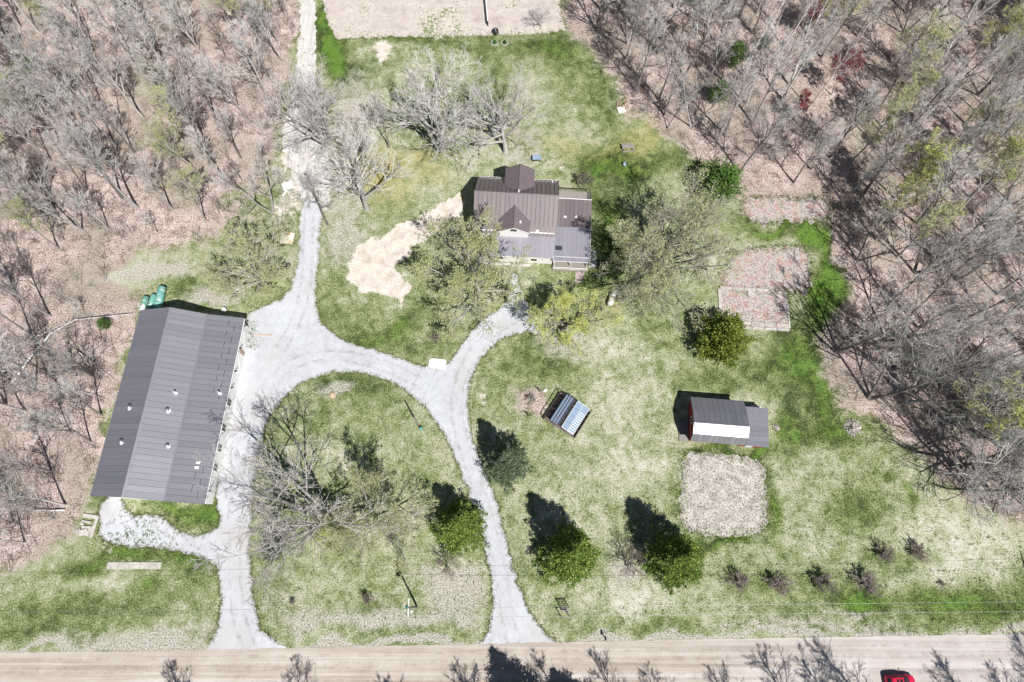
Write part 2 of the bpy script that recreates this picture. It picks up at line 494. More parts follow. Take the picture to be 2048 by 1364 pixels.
def plot_material(name, weeds, reddish):
    t = NT(name); v = t.coord()
    nf = t.noise(v, 4.2, 4, .82); nm = t.noise(v, .7, 4, .6); n2 = t.noise(t.coord(rot=(0, 0, 1.1)), 3.1, 3, .7)
    c = t.ramp(t.math('ADD', t.math('MULTIPLY', nf, .7), t.math('MULTIPLY', nm, .3)),
               [(.37, (.10, .085, .07)), (.43, (.29, .25, .23)), (.50, (.47, .425, .40)), (.60, (.72, .675, .65))])
    if reddish:
        c = t.mix(t.math('MULTIPLY', t.sstep(nm, .46, .62), .75), c, t.ramp(nf, [(.3, (.15, .06, .05)), (.5, (.38, .20, .18)), (.7, (.58, .42, .38))]))
    c = t.mix(t.math('MULTIPLY', t.sstep(n2, .72 - weeds, .76 - weeds), .8), c, (.11, .19, .045))
    t.col(c); t.set(Roughness=.95, Specular_IOR_Level=.1); t.bump(nf, .7, .08)
    return t.m
M['plot'] = plot_material('garden_thatch', .175, False)
M['plot_red'] = plot_material('garden_red_leaves', .12, True)

# ================================================================== GROUND
def poly_w(px): return np.array([P2(*p) for p in px])
def sdf(poly, X, Y):
    """signed distance, positive inside"""
    d = np.full(X.shape, 1e9); ins = np.zeros(X.shape, bool)
    n = len(poly)
    for i in range(n):
        ax, ay = poly[i]; bx, by = poly[(i + 1) % n]
        ex, ey = bx - ax, by - ay
        L = ex * ex + ey * ey + 1e-12
        t = np.clip(((X - ax) * ex + (Y - ay) * ey) / L, 0, 1)
        d = np.minimum(d, np.hypot(X - ax - t * ex, Y - ay - t * ey))
        if by != ay:
            cr = ((ay > Y) != (by > Y)) & (X < (bx - ax) * (Y - ay) / (by - ay) + ax)
            ins ^= cr
    return np.where(ins, d, -d)
_w = np.random.default_rng(3)
_K = [(_w.uniform(-1, 1, 2), _w.uniform(0, 6.28)) for _ in range(26)]
def wav(X, Y, wl):
    s = 0
    for k, ph in _K:
        s = s + np.sin((k[0] * X + k[1] * Y) * 2 * math.pi / wl * 1.4 + ph)
    return s / math.sqrt(26)
def blobs(X, Y, L):
    f = np.zeros(X.shape)
    for px, py, rx, ry, a in L:
        cx, cy = P2(px, py)
        sx = abs(P2(px + rx, py)[0] - cx); sy = abs(P2(px, py - ry)[1] - cy)
        f = f + a * np.exp(-(((X - cx) / sx) ** 2 + ((Y - cy) / sy) ** 2) * .9)
    return f

LITTER_W = [(-260, -260), (602, -260), (600, 0), (596, 80), (582, 170), (556, 250), (552, 320), (520, 372), (470, 398), (450, 450), (400, 486), (300, 500),
            (250, 545), (285, 605), (268, 650), (178, 990), (150, 1070), (60, 1130), (-260, 1190)]
LITTER_E = [(1118, -260), (1130, 55), (1200, 118), (1236, 180), (1262, 228), (1330, 258), (1372, 302), (1440, 342), (1466, 368), (1480, 402), (1560, 408), (1640, 404), (1662, 450),
            (1684, 540), (1692, 600), (1642, 680), (1642, 760), (1692, 805), (1780, 850), (1850, 925), (1900, 990), (2000, 1035), (2400, 1110), (2400, -260)]
SAND = [(922, 388), (870, 420), (820, 442), (790, 452), (735, 488), (688, 532), (686, 552), (722, 572), (736, 588), (772, 598), (798, 612), (818, 578), (800, 532), (842, 482), (905, 440), (930, 424)]
LUSH = [(660, 20, 22, 40, .9), (668, 75, 24, 40, 1.0), (676, 120, 18, 30, 1.0), (690, 150, 24, 24, .7), (900, 85, 60, 14, .5), (780, 78, 60, 10, .6),
        (1060, 90, 70, 25, .55), (1010, 20, 26, 26, .6), (1120, 110, 50, 50, .55), (1180, 180, 60, 60, .35), (1270, 335, 70, 35, .75), (1200, 330, 50, 30, .6), (1380, 320, 50, 30, .6),
        (1210, 420, 30, 40, .6), (1210, 470, 30, 60, .6),
        (1540, 455, 70, 16, 1.15), (1640, 465, 30, 24, 1.1), (1660, 545, 26, 70, 1.15), (1640, 610, 26, 60, 1.0), (1600, 690, 60, 40, .6), (1650, 780, 26, 60, .95), (1600, 760, 40, 50, .5),
        (1540, 735, 70, 40, .6), (1690, 860, 50, 30, .6), (1640, 880, 50, 30, .5), (1590, 870, 26, 26, .6), (1575, 830, 20, 36, .6),
        (1450, 1080, 100, 9, 1.15), (1546, 1010, 12, 60, 1.15), (1450, 902, 90, 9, 1.0), (1357, 985, 10, 40, .5), (1520, 905, 50, 10, .8),
        (1780, 960, 16, 12, 1.0), (1805, 995, 16, 12, 1.0), (1700, 1020, 60, 40, .55), (1740, 1060, 40, 40, .4), (1580, 1105, 16, 14, .8), (1676, 1105, 14, 14, .7),
        (1830, 1205, 160, 24, .6), (1980, 1210, 120, 40, .7), (1700, 1205, 50, 16, .8), (1560, 1225, 90, 30, .4), (1300, 1250, 160, 20, .35),
        (1475, 1165, 40, 24, .5), (1555, 1170, 40, 24, .6), (1640, 1170, 40, 24, .6), (1722, 1180, 40, 24, .65), (1760, 1120, 30, 20, .6), (1828, 1120, 30, 20, .6),
        (400, 1040, 45, 26, 1.0), (340, 1015, 60, 16, .9), (250, 1030, 20, 10, .9), (250, 1110, 55, 16, 1.0), (360, 1115, 60, 20, .8), (170, 1130, 30, 24, .9), (300, 1180, 40, 30, .9), (400, 1140, 40, 40, .5),
        (730, 690, 70, 22, .75), (790, 660, 30, 20, .7), (660, 625, 30, 50, .4), (760, 640, 80, 40, .3), (850, 700, 60, 20, .4), (880, 640, 40, 40, .3),
        (720, 765, 70, 22, .55), (660, 765, 30, 12, .7), (640, 840, 20, 30, .6), (740, 800, 80, 30, .3),
        (1050, 700, 40, 40, .45), (1100, 740, 50, 30, .3), (1250, 735, 60, 14, .5), (1320, 750, 50, 14, .5), (1430, 770, 60, 14, .6), (1200, 870, 20, 12, .5), (1100, 760, 40, 40, .35),
        (1306, 690, 18, 16, .5), (1000, 740, 30, 50, .3), (380, 565, 40, 25, .7), (500, 500, 40, 30, .3), (1180, 560, 40, 40, .5), (1250, 560, 60, 60, .35),
        (70, 1260, 90, 20, .5), (110, 1220, 120, 24, .55), (480, 1130, 20, 120, .0), (700, 1130, 80, 40, .3), (560, 1100, 40, 60, .25)]
PALE = [(1440, 640, 60, 50, .3), (1230, 800, 120, 60, .35), (1180, 940, 80, 60, .4), (1250, 950, 90, 80, .35), (1380, 840, 30, 60, .3), (1640, 960, 70, 60, .35), (1900, 1060, 120, 60, .5), (1960, 1110, 100, 50, .4),
        (1580, 1080, 60, 30, .4), (1700, 1100, 60, 30, .3), (1150, 230, 60, 60, .3), (1250, 160, 40, 50, .3), (820, 330, 80, 40, .25), (700, 430, 50, 50, .25), (330, 530, 80, 30, .6), (230, 560, 60, 20, .5),
        (1300, 700, 80, 60, .3), (1120, 1020, 60, 40, .3), (900, 930, 50, 50, .35), (860, 860, 40, 40, .2), (240, 1180, 80, 30, .25), (1150, 1180, 80, 40, .3), (1300, 1190, 120, 30, .45),
        (1560, 415, 90, 20, .45), (1640, 412, 40, 24, .5), (1620, 520, 30, 50, .6), (1510, 520, 60, 40, .5), (700, 270, 60, 40, .3), (960, 330, 60, 20, .3)]
BARE = [(830, 1238, 130, 16, .30), (640, 1248, 80, 16, .30), (965, 1190, 16, 40, .35), (1705, 853, 16, 12, .75), (780, 110, 30, 30, .55), (740, 100, 40, 14, .45), (960, 790, 14, 50, .55),
        (620, 350, 40, 50, .55), (580, 300, 40, 60, .5), (590, 420, 40, 40, .35), (540, 420, 30, 40, .3), (1300, 540, 16, 14, .5), (330, 1010, 20, 10, .3), (205, 1100, 14, 50, .55), (370, 1225, 30, 16, .5),
        (100, 590, 160, 9, .35), (20, 640, 80, 9, .4), (220, 575, 60, 10, .35), (890, 70, 30, 10, .6), (435, 1190, 8, 60, .45), (1240, 660, 30, 12, .3), (470, 560, 20, 30, .4), (440, 540, 14, 24, .5), (1000, 400, 0.1, 0.1, 0),
        (1960, 60, 60, 40, .0), (1075, 340, 50, 20, .35), (1130, 345, 40, 16, .3)]
OCHRE = [(480, 500, 80, 40, .4), (780, 390, 60, 40, .4), (700, 330, 60, 60, .35), (1150, 130, 80, 60, .25), (1130, 290, 70, 40, .55), (1300, 265, 50, 40, .6), (1250, 310, 60, 40, .35), (830, 320, 90, 40, .5), (750, 350, 60, 60, .35), (900, 360, 60, 30, .35), (1230, 610, 40, 40, .6), (100, 1220, 130, 26, .30),
         (660, 1080, 60, 40, .3), (780, 1080, 120, 60, .35), (880, 900, 40, 60, .35), (950, 1190, 20, 50, .6), (600, 1190, 90, 30, .25), (1100, 390, 60, 60, .3), (1030, 960, 60, 60, .3), (1240, 900, 80, 60, .2)]
GREY = [(690, 230, 60, 70, .45), (700, 440, 50, 60, .4), (610, 330, 60, 80, .5), (480, 480, 70, 40, .45), (330, 530, 90, 30, .5), (420, 590, 90, 20, .55), (680, 340, 50, 50, .35), (590, 530, 30, 60, .4), (1250, 1150, 45, 35, .75), (890, 1150, 60, 35, .7), (930, 1180, 40, 40, .5), (665, 775, 40, 16, .95), (1070, 805, 50, 44, .5), (640, 1246, 90, 20, .62), (780, 1240, 90, 18, .60), (890, 1240, 80, 18, .5), (700, 1200, 250, 30, .30), (920, 1190, 60, 40, .3), (330, 1270, 160, 26, .6), (150, 1280, 160, 20, .3),
        (1700, 1225, 60, 8, .7), (1550, 1240, 140, 12, .45), (1640, 1250, 300, 8, .5), (870, 240, 90, 60, .5), (1030, 260, 60, 60, .5), (1050, 320, 50, 20, .4), (720, 200, 60, 80, .4), (680, 470, 50, 60, .35), (560, 400, 40, 60, .5), (1130, 700, 60, 30, .6),
        (1090, 660, 60, 30, .4), (560, 1010, 50, 90, .35), (560, 1180, 40, 60, .3), (1280, 750, 60, 16, .4), (700, 530, 60, 40, .3), (440, 590, 40, 20, .5), (400, 610, 60, 12, .5), (1100, 30, 60, 40, .4), (450, 900, 12, 120, .4)]
for _x in range(-60, 2140, 55):     # dusty grey shoulder along the road
    GREY.append((_x, 1303 - (_x / 2048) * 38, 45, 9, .85))
TRAIL = [(-20, 646), (60, 622), (130, 592), (200, 572), (270, 556), (330, 540)]

def build_ground():
    fx = np.arange(-140, 140.01, .6); fy = np.arange(-40, 150.01, .6)
    gx = np.concatenate([[-2500, -1200, -600, -320, -210], fx, [210, 320, 600, 1200, 2500]])
    gy = np.concatenate([[-2500, -1200, -600, -300, -130], fy, [210, 320, 600, 1200, 2500]])
    X, Y = np.meshgrid(gx, gy)
    X = X.ravel(); Y = Y.ravel()
    w1 = wav(X, Y, 9.0); w2 = wav(X + 40, Y - 17, 23.0); w3 = wav(X - 31, Y + 77, 4.0)
    Xw = X + w1 * .9 + w2 * .8 + w3 * .25; Yw = Y + wav(X + 11, Y + 5, 10) * .9 + w3 * .2
    lit = np.maximum(sdf(poly_w(LITTER_W), Xw, Yw), sdf(poly_w(LITTER_E), Xw, Yw))
    litter = np.clip(.5 + lit / 9.0, 0, 1)
    litter = np.maximum(litter, np.clip(blobs(Xw, Yw, [(1490, 385, 40, 14, .8), (900, 265, 70, 20, .35), (1066, 806, 46, 38, .85), (1250, 1145, 34, 24, .38), (905, 1150, 50, 24, .34), (1050, 285, 50, 30, .42), (700, 240, 40, 60, .45), (640, 420, 40, 60, .3), (500, 440, 60, 40, .45), (980, 250, 60, 30, .4), (420, 595, 60, 14, .5), (1285, 540, 0.1, 0.1, 0)]), 0, 1))
    # clearings and faint trails inside the woods
    litter = litter - np.clip(blobs(Xw, Yw, [(x_, y_, 34, 9, .5) for x_, y_ in TRAIL] + [(2010, 300, 60, 30, .45), (1930, 110, 40, 40, .35), (1980, 200, 40, 40, .4), (240, 560, 60, 14, .3), (2000, 520, 60, 40, .3)]), 0, .5)
    lush = np.clip(blobs(Xw, Yw, LUSH), 0, 1.3)
    pale = np.clip(blobs(Xw, Yw, PALE), 0, 1.2)
    sand = np.clip(.5 + sdf(poly_w(SAND), X + w3 * .7, Y + w1 * .5) / 3.4, 0, .95)
    bare = np.maximum(np.clip(blobs(Xw, Yw, BARE), 0, .8), sand)
    ochre = np.clip(blobs(Xw, Yw, OCHRE), 0, 1)
    grey = np.clip(blobs(Xw, Yw, GREY + [(x_, y_, 36, 10, 1.0) for x_, y_ in TRAIL]), 0, 1)
    Z = np.zeros_like(X)
    nx, ny = len(gx), len(gy)
    i = np.arange(nx - 1); j = np.arange(ny - 1)
    I, J = np.meshgrid(i, j); a = (J * nx + I).ravel()
    F = np.stack([a, a + 1, a + 1 + nx, a + nx], 1)
    me = np_mesh('ground', np.stack([X, Y, Z], 1), F)
    for nm, ch in (('zone', (litter, lush, pale)), ('zone_b', (bare, ochre, grey))):
        at = me.color_attributes.new(nm, 'FLOAT_COLOR', 'POINT')
        at.data.foreach_set('color', np.stack([*ch, np.ones_like(X)], 1).astype(np.float32).ravel())
    me.materials.append(M['ground'])
    return tag(obj('ground', me), 'grass and leaf litter', None, None, 'structure')
g = build_ground(); del g['label']

# ---- flat sheets with ragged edges
def ragged(px, step=.3, amp=.16, closed=True, world=False, seed=1, smooth=2):
    pts = [Vector((*p, 0)) for p in (px if world else [P2(*q) for q in px])]
    n = len(pts)
    # Chaikin smoothing
    for _ in range(smooth):
        q = []
        for i in range(len(pts)):
            a, b = pts[i], pts[(i + 1) % len(pts)]
            q += [a.lerp(b, .25), a.lerp(b, .75)]
        pts = q
    out = []
    rg = random.Random(seed)
    for i in range(len(pts)):
        a, b = pts[i], pts[(i + 1) % len(pts)]
        L = (b - a).length
        if L < 1e-6: continue
        k = max(1, int(L / step))
        if L > 60: k = min(k, 40)
        for j in range(k):
            p = a.lerp(b, j / k)
            w = wav(p.x * 1.0, p.y * 1.0, 2.4) * amp + rg.uniform(-1, 1) * amp * .8
            nrm = Vector((b.y - a.y, a.x - b.x, 0)).normalized()
            out.append((p.x + nrm.x * w, p.y + nrm.y * w))
    return out
def sheet(name, poly, z, mat, parent=None):
    V = [Vector((x, y, 0)) for x, y in poly]
    F = tessellate_polygon([V])
    me = bpy.data.meshes.new(name)
    FF = []
    for f in F:
        a, b, c = (V[i] for i in f)
        FF.append(f if (b - a).cross(c - a).z > 0 else f[::-1])
    me.from_pydata([(x, y, z) for x, y in poly], [], FF)
    me.update(); me.materials.append(mat)
    o = obj(name, me, parent)
    o['kind'] = 'structure'
    return o

DRIVE = [(600, 425), (598, 480), (594, 540), (575, 592), (530, 612), (494, 628), (487, 660), (472, 750), (455, 845), (438, 940), (430, 1000), (440, 1040), (436, 1062), (380, 1072), (345, 1052), (320, 1028), (255, 1030), (245, 992), (208, 992), (196, 1040),
         (200, 1078), (245, 1094), (300, 1096), (380, 1106), (425, 1122), (440, 1160), (444, 1205), (436, 1250), (424, 1285), (400, 1312), (560, 1312), (580, 1298), (545, 1282), (522, 1258), (508, 1215), (501, 1150), (500, 1080), (505, 1000), (512, 940), (520, 885), (538, 835), (575, 785), (630, 752),
         (690, 742), (740, 748), (790, 765), (838, 800), (878, 850), (905, 900), (925, 950), (942, 1005), (960, 1060), (976, 1120), (986, 1180), (985, 1225), (972, 1270), (950, 1305), (1140, 1300), (1100, 1275), (1068, 1240), (1045, 1195), (1028, 1145),
         (1014, 1085), (1000, 1030), (985, 980), (962, 925), (945, 875), (934, 820), (938, 770), (960, 722), (985, 692), (1020, 670), (1058, 663), (1090, 674), (1118, 692), (1112, 665), (1085, 635), (1052, 606), (1040, 575), (1034, 545), (1022, 545), (1022, 580), (1012, 604),
         (985, 628), (950, 652), (922, 692), (905, 720), (880, 735), (846, 734), (800, 716), (740, 698), (685, 682), (650, 655), (632, 620), (632, 570), (638, 510), (640, 460), (648, 425), (640, 395), (610, 395)]
drive_poly = ragged(DRIVE, .3, .15, seed=2, smooth=1)
sheet('gravel_driveway', drive_poly, .020, M['gravel'])
TRACK = [(598, -140), (628, -140), (630, 0), (632, 80), (630, 160), (640, 230), (655, 300), (664, 380), (650, 430), (612, 420), (590, 360), (566, 310), (562, 262), (584, 200), (590, 140), (600, 60), (600, 0)]
sheet('sandy_track', ragged(TRACK, .35, .22, seed=4, smooth=1), .012, M['sandy'])
ytop = [(-420, 1309), (-100, 1306), (200, 1303), (420, 1300), (700, 1293), (1000, 1287), (1300, 1280), (1600, 1275), (2048, 1268), (2400, 1262)]
rt = [P2(*p) for p in ytop]
road_w = [(-900, rt[0][1] - .6)] + [(x, y) for x, y in rt] + [(900, rt[-1][1] + .5), (900, -15.6)] + [(x, -15.8 + .3 * math.sin(x * .05)) for x in range(100, -101, -20)] + [(-900, -16.2)]
sheet('dirt_road', ragged(road_w, .35, .05, world=True, seed=6, smooth=0), .030, M['road'])
FIELD = [(628, -260), (642, 0), (655, 40), (672, 77), (730, 76), (780, 73), (880, 73), (975, 70), (1010, 70), (1060, 68), (1130, 62), (1118, 0), (1110, -260)]
sheet('fallow_field', ragged(FIELD, .4, .22, seed=8, smooth=0), .010, M['field'])
PLOT1 = [(1364, 908), (1420, 905), (1480, 914), (1528, 922), (1532, 990), (1536, 1064), (1480, 1072), (1440, 1074), (1380, 1062), (1360, 1050), (1363, 985)]
sheet('garden_plot', ragged(PLOT1, .3, .2, seed=9, smooth=1), .012, M['plot'])
PLOT2 = [(1470, 500), (1560, 495), (1612, 492), (1622, 530), (1614, 580), (1576, 584), (1448, 584), (1442, 545)]
sheet('garden_plot', ragged(PLOT2, .3, .45, seed=10, smooth=1), .012, M['plot_red'])
PLOT3 = [(1482, 392), (1570, 398), (1652, 394), (1662, 420), (1658, 440), (1570, 446), (1488, 444)]
sheet('garden_plot', ragged(PLOT3, .3, .45, seed=12, smooth=1), .012, M['plot_red'])

# ================================================================== BUILDINGS
def local(root, p):
    d = Vector(p) - Vector(root.location)
    return Matrix.Rotation(-root.rotation_euler.z, 3, 'Z') @ d
_pm = {}
def panel_mesh(w, L, rib, mat, minor=2):
    gap = .045 if minor == 0 else .022
    k = (round(w, 3), round(L, 3), rib, mat.name)
    if k in _pm: return _pm[k]
    xs = [(0.0, rib), (.035, rib), (.055, 0.0)]
    for i in range(1, minor + 1):
        c = w * i / (minor + 1)
        xs += [(c - .03, 0), (c - .012, rib * .5), (c + .012, rib * .5), (c + .03, 0)]
    xs += [(w - gap, 0.0)]
    n = len(xs)
    V = [(x, 0, z) for x, z in xs] + [(x, L, z) for x, z in xs] + [(0, 0, -.03), (w - gap, 0, -.03), (0, L, -.03), (w - gap, L, -.03)]
    F = [(i, i + 1, n + i + 1, n + i) for i in range(n - 1)]
    a = 2 * n
    F += [tuple([a] + [a + 1] + list(range(n - 1, -1, -1))), tuple([a + 3, a + 2] + list(range(n, 2 * n))), (0, n, a + 2, a), (n - 1, a + 1, a + 3, 2 * n - 1)]
    me = bpy.data.meshes.new('roof_panel'); me.from_pydata(V, [], F); me.update(); me.materials.append(mat)
    _pm[k] = me
    return me
def slope_panels(roof, a, b, c, w, mat, rib=.045, minor=2):
    """cover the slope with eave a->b and top edge starting at c (above a); panels are children of roof"""
    a, b, c = Vector(a), Vector(b), Vector(c)
    u = b - a; L = u.length; u.normalize()
    s = c - a; s = s - u * s.dot(u); SL = s.length; s.normalize()
    n = u.cross(s)
    if n.z < 0:      # keep the panels' normal up by walking the eave the other way
        return slope_panels(roof, b, a, c + (b - a), w, mat, rib, minor)
    k = max(1, round(L / w)); w = L / k
    me = panel_mesh(w, SL, rib, mat, minor)
    for i in range(k):
        o = obj('roof_panel', me, roof)
        p = a + u * (i * w) + n * .035
        o.matrix_basis = Matrix(((u.x, s.x, n.x, p.x), (u.y, s.y, n.y, p.y), (u.z, s.z, n.z, p.z), (0, 0, 0, 1)))
def pent(mb, poly_xz, y0, y1):
    """prism of an x-z outline between two y values"""
    n = len(poly_xz)
    V = [(x, y0, z) for x, z in poly_xz] + [(x, y1, z) for x, z in poly_xz]
    F = [tuple(range(n)), tuple(range(n, 2 * n))[::-1]] + [((i + 1) % n, i, n + i, n + (i + 1) % n) for i in range(n)]
    return mb.add(V, F)
def pent_y(mb, poly_yz, x0, x1):
    n = len(poly_yz)
    V = [(x0, y, z) for y, z in poly_yz] + [(x1, y, z) for y, z in poly_yz]
    F = [tuple(range(n))[::-1], tuple(range(n, 2 * n))] + [(i, (i + 1) % n, n + (i + 1) % n, n + i) for i in range(n)]
    return mb.add(V, F)
def window(parent, c, w, h, face, frame=M['white_paint'], name='window'):
    """window on a wall; face is the outward axis '+x','-x','+y','-y'"""
    ax = face[1]; sg = 1 if face[0] == '+' else -1
    d = Vector((sg, 0, 0)) if ax == 'x' else Vector((0, sg, 0))
    u = Vector((0, 1, 0)) if ax == 'x' else Vector((1, 0, 0))
    C = Vector(c)
    def bx(mb, du, dz, ww, hh, t, off):
        dim = (t, ww, hh) if ax == 'x' else (ww, t, hh)
        mb.box(C + u * du + Vector((0, 0, dz)) + d * off, dim)
    m = MB(); bx(m, 0, 0, w, h, .03, .02)
    p = m.build(name, M['dark_window'], parent)
    f = MB()
    for s in (-1, 1):
        bx(f, s * (w / 2 + .04), 0, .08, h + .16, .07, .03)
        bx(f, 0, s * (h / 2 + .04), w, .08, .07, .03)
    bx(f, 0, 0, .04, h, .05, .03)
    f.build('frame', frame, p)
    return p
def pipe_vent(parent, c, r=.09, h=.45, mat=None, cap=True):
    m = MB().lathe([(r * 1.9, 0), (r * 1.5, .06), (r, .10), (r, h), (r * .75, h + .01), (r * .75, h - .1)], c, 10)
    o = m.build('vent_pipe', mat or M['white_metal'], parent)
    return o
def turbine(parent, c, s=1.0):
    """squat roof ventilator: flashing cone, finned drum, dark throat"""
    m = MB().lathe([(.42 * s, -.06), (.40 * s, .02), (.24 * s, .10), (.22 * s, .28)], c, 14)
    o = m.build('roof_vent', M['white_metal'], parent)
    k = MB().lathe([(.22 * s, .26), (.30 * s, .34), (.33 * s, .46), (.26 * s, .58), (.10 * s, .63), (.0, .635)], c, 14)
    k.build('vent_cap', M['grey_metal'], o)
    return o

M['underlay'] = mottled('underlay', (.055, .05, .055), (.09, .08, .09), 3, .9)
# ---- long pole barn
barn = thing('pole_barn', 'long grey metal roofed pole barn with white walls beside the gravel drive', 'barn', (-54.4, 28.0, 0), math.radians(-3.7))
wall = MB()
prof = [(-8.2, 0), (8.2, 0), (8.2, 3.75), (2.75, 4.50), (-2.6, 6.6), (-8.2, 4.55)]
pent(wall, prof, -14.9, 14.9)
bw = wall.build('wall', M['white_wall'], barn)
roof = MB()
YE = 15.25
WEv, RG, BK, EEv = (-8.6, 4.62), (-2.6, 6.82), (2.75, 4.66), (8.62, 3.86)
for (x0, z0), (x1, z1) in ((WEv, RG), (RG, BK), (BK, EEv)):
    roof.slab([(x0, -YE, z0), (x1, -YE, z1), (x1, YE, z1), (x0, YE, z0)], .10)
br = roof.build('roof', M['underlay'], barn)
slope_panels(br, (WEv[0], -YE, WEv[1]), (WEv[0], YE, WEv[1]), (RG[0] - .02, -YE, RG[1]), .92, M['roof_barn'], .05, 3)
slope_panels(br, (BK[0], -YE, BK[1]), (BK[0], YE, BK[1]), (RG[0] + .02, -YE, RG[1]), .92, M['roof_barn'], .05, 3)
slope_panels(br, (EEv[0], -YE, EEv[1]), (EEv[0], YE, EEv[1]), (BK[0] + .02, -YE, BK[1]), .92, M['roof_barn'], .05, 3)
cap = MB()
cap.slab([(RG[0] - .28, -YE - .02, RG[1] + .0), (RG[0], -YE - .02, RG[1] + .115), (RG[0], YE + .02, RG[1] + .115), (RG[0] - .28, YE + .02, RG[1] + .0)], .02)
cap.slab([(RG[0], -YE - .02, RG[1] + .115), (RG[0] + .28, -YE - .02, RG[1] + .02), (RG[0] + .28, YE + .02, RG[1] + .02), (RG[0], YE + .02, RG[1] + .115)], .02)
cap.build('ridge_cap', M['roof_barn'], br)
fl = MB().slab([(BK[0] - .14, -YE, BK[1] + .115), (BK[0] + .16, -YE, BK[1] + .075), (BK[0] + .16, YE, BK[1] + .075), (BK[0] - .14, YE, BK[1] + .115)], .02)
fl.build('flashing', M['roof_barn'], br)
for y in (-YE - .03, YE + .03):
    tr = MB()
    for (x0, z0), (x1, z1) in ((WEv, RG), (RG, BK), (BK, EEv)):
        tr.bar((x0, y, z0 - .03), (x1, y, z1 - .03), .05, .2)
    tr.build('rake_trim', M['roof_barn'], br)
def barn_roof_z(x):
    for (x0, z0), (x1, z1) in ((WEv, RG), (RG, BK), (BK, EEv)):
        if x0 <= x <= x1: return z0 + (z1 - z0) * (x - x0) / (x1 - x0)
    return 3.9
def on_barn(px, py):
    z = 5.5
    for _ in range(5):
        q = local(barn, P(px, py, z)); z = barn_roof_z(q.x) + .04
    return (q.x, q.y, z)
for px, py, s in ((260, 815, 1.15), (244, 884, 1.1), (336, 821, 1.1), (336, 892, .95)):
    turbine(barn, on_barn(px, py), s)
for px, py in ((352, 786), (440, 787)):
    pipe_vent(barn, on_barn(px, py), .16, .9)
for px, py in ((397, 925), (394, 935)):
    c = on_barn(px, py)
    MB().box((c[0], c[1], c[2] + .1), (.62, .42, .16), ry=math.radians(11), bev=.04).build('skylight', M['white_paint'], barn)
for row, xo in enumerate((6.35, 7.35)):           # two rows of snow guards near the eave
    for i in range(15):
        y = 14.2 - i * 1.95 - row * .95
        if -9.5 < y < 1.0: continue
        MB().box((xo, y, barn_roof_z(xo) + .10), (.05, 1.05, .05)).build('snow_guard', M['black_metal'], barn)
xe = 8.2
for y, w, h in ((1.2, 1.1, 1.5), (-3.0, 1.1, 1.5), (-6.3, 1.1, 1.5), (-9.4, 1.1, 1.5)):
    window(barn, (xe, y, 2.0), w, h, '+x')
for y in (14.2, 10.2, 6.2, 3.4, -13.2):           # eave braces over the bays
    b = MB(); b.bar((xe + .05, y, 2.6), (xe + .9, y, 3.6), .10, .14); b.bar((xe + .05, y, 3.55), (xe + .9, y, 3.62), .08)
    b.build('eave_brace', M['dark_wood'], barn)
for y in (12.2, 8.2):
    d = MB(); d.box((xe + .05, y, 1.6), (.07, 3.2, 3.1)); dd = d.build('sliding_door', M['white_paint'], barn)
    k = MB()
    for s in (-1, 1): k.box((xe + .10, y + s * 1.45, 1.6), (.04, .12, 3.0))
    k.bar((xe + .10, y - 1.4, .2), (xe + .10, y + 1.4, 3.0), .04, .12); k.build('door_brace', M['white_paint'], dd)
rd = MB().box((xe + .045, 10.2, 1.2), (.06, .7, 2.0)).build('rusty_panel', M['brick'], barn)
MB().box((8.66, 0, 3.78), (.12, 30.4, .14)).build('gutter', M['white_metal'], barn)
MB().box((-8.66, 0, 4.54), (.12, 30.4, .14)).build('gutter', M['grey_metal'], barn)

# ---- house
house = thing('house', 'house with brown ribbed metal roof, cross gables and a front porch', 'house', (.85, 64.0, 0), math.radians(-3.6))
rb = M['roof_brown']
hw = MB()
EV, RZ, HW = 4.45, 8.35, 5.35
pent_y(hw, [(-HW, 0), (HW, 0), (HW, EV + .05), (0, RZ - .2), (-HW, EV + .05)], -7.0, 6.9)
hw.build('wall', M['white_wall'], house)
hr = MB()
x0, x1, ey = -7.35, 7.25, 5.75
ez = RZ - (RZ - EV) * ey / HW * 1.0 + .0
for sg in (1, -1):
    hr.slab([(x0, 0, RZ), (x0, sg * ey, ez), (x1, sg * ey, ez), (x1, 0, RZ)][::sg], .12)
ro = hr.build('roof', M['underlay'], house)
for sg in (1, -1):
    slope_panels(ro, (x0, sg * ey, ez), (x1, sg * ey, ez), (x0, 0, RZ), .76, rb, .06, 0)
c = MB()
for sg in (1, -1):
    c.slab([(x0, 0, RZ + .12), (x0, sg * .22, RZ + .02), (x1, sg * .22, RZ + .02), (x1, 0, RZ + .12)][::sg], .02)
c.build('ridge_cap', rb, ro)
MB().box((0, ey + .05, ez - .05), (14.4, .11, .12)).build('gutter', M['white_metal'], house)
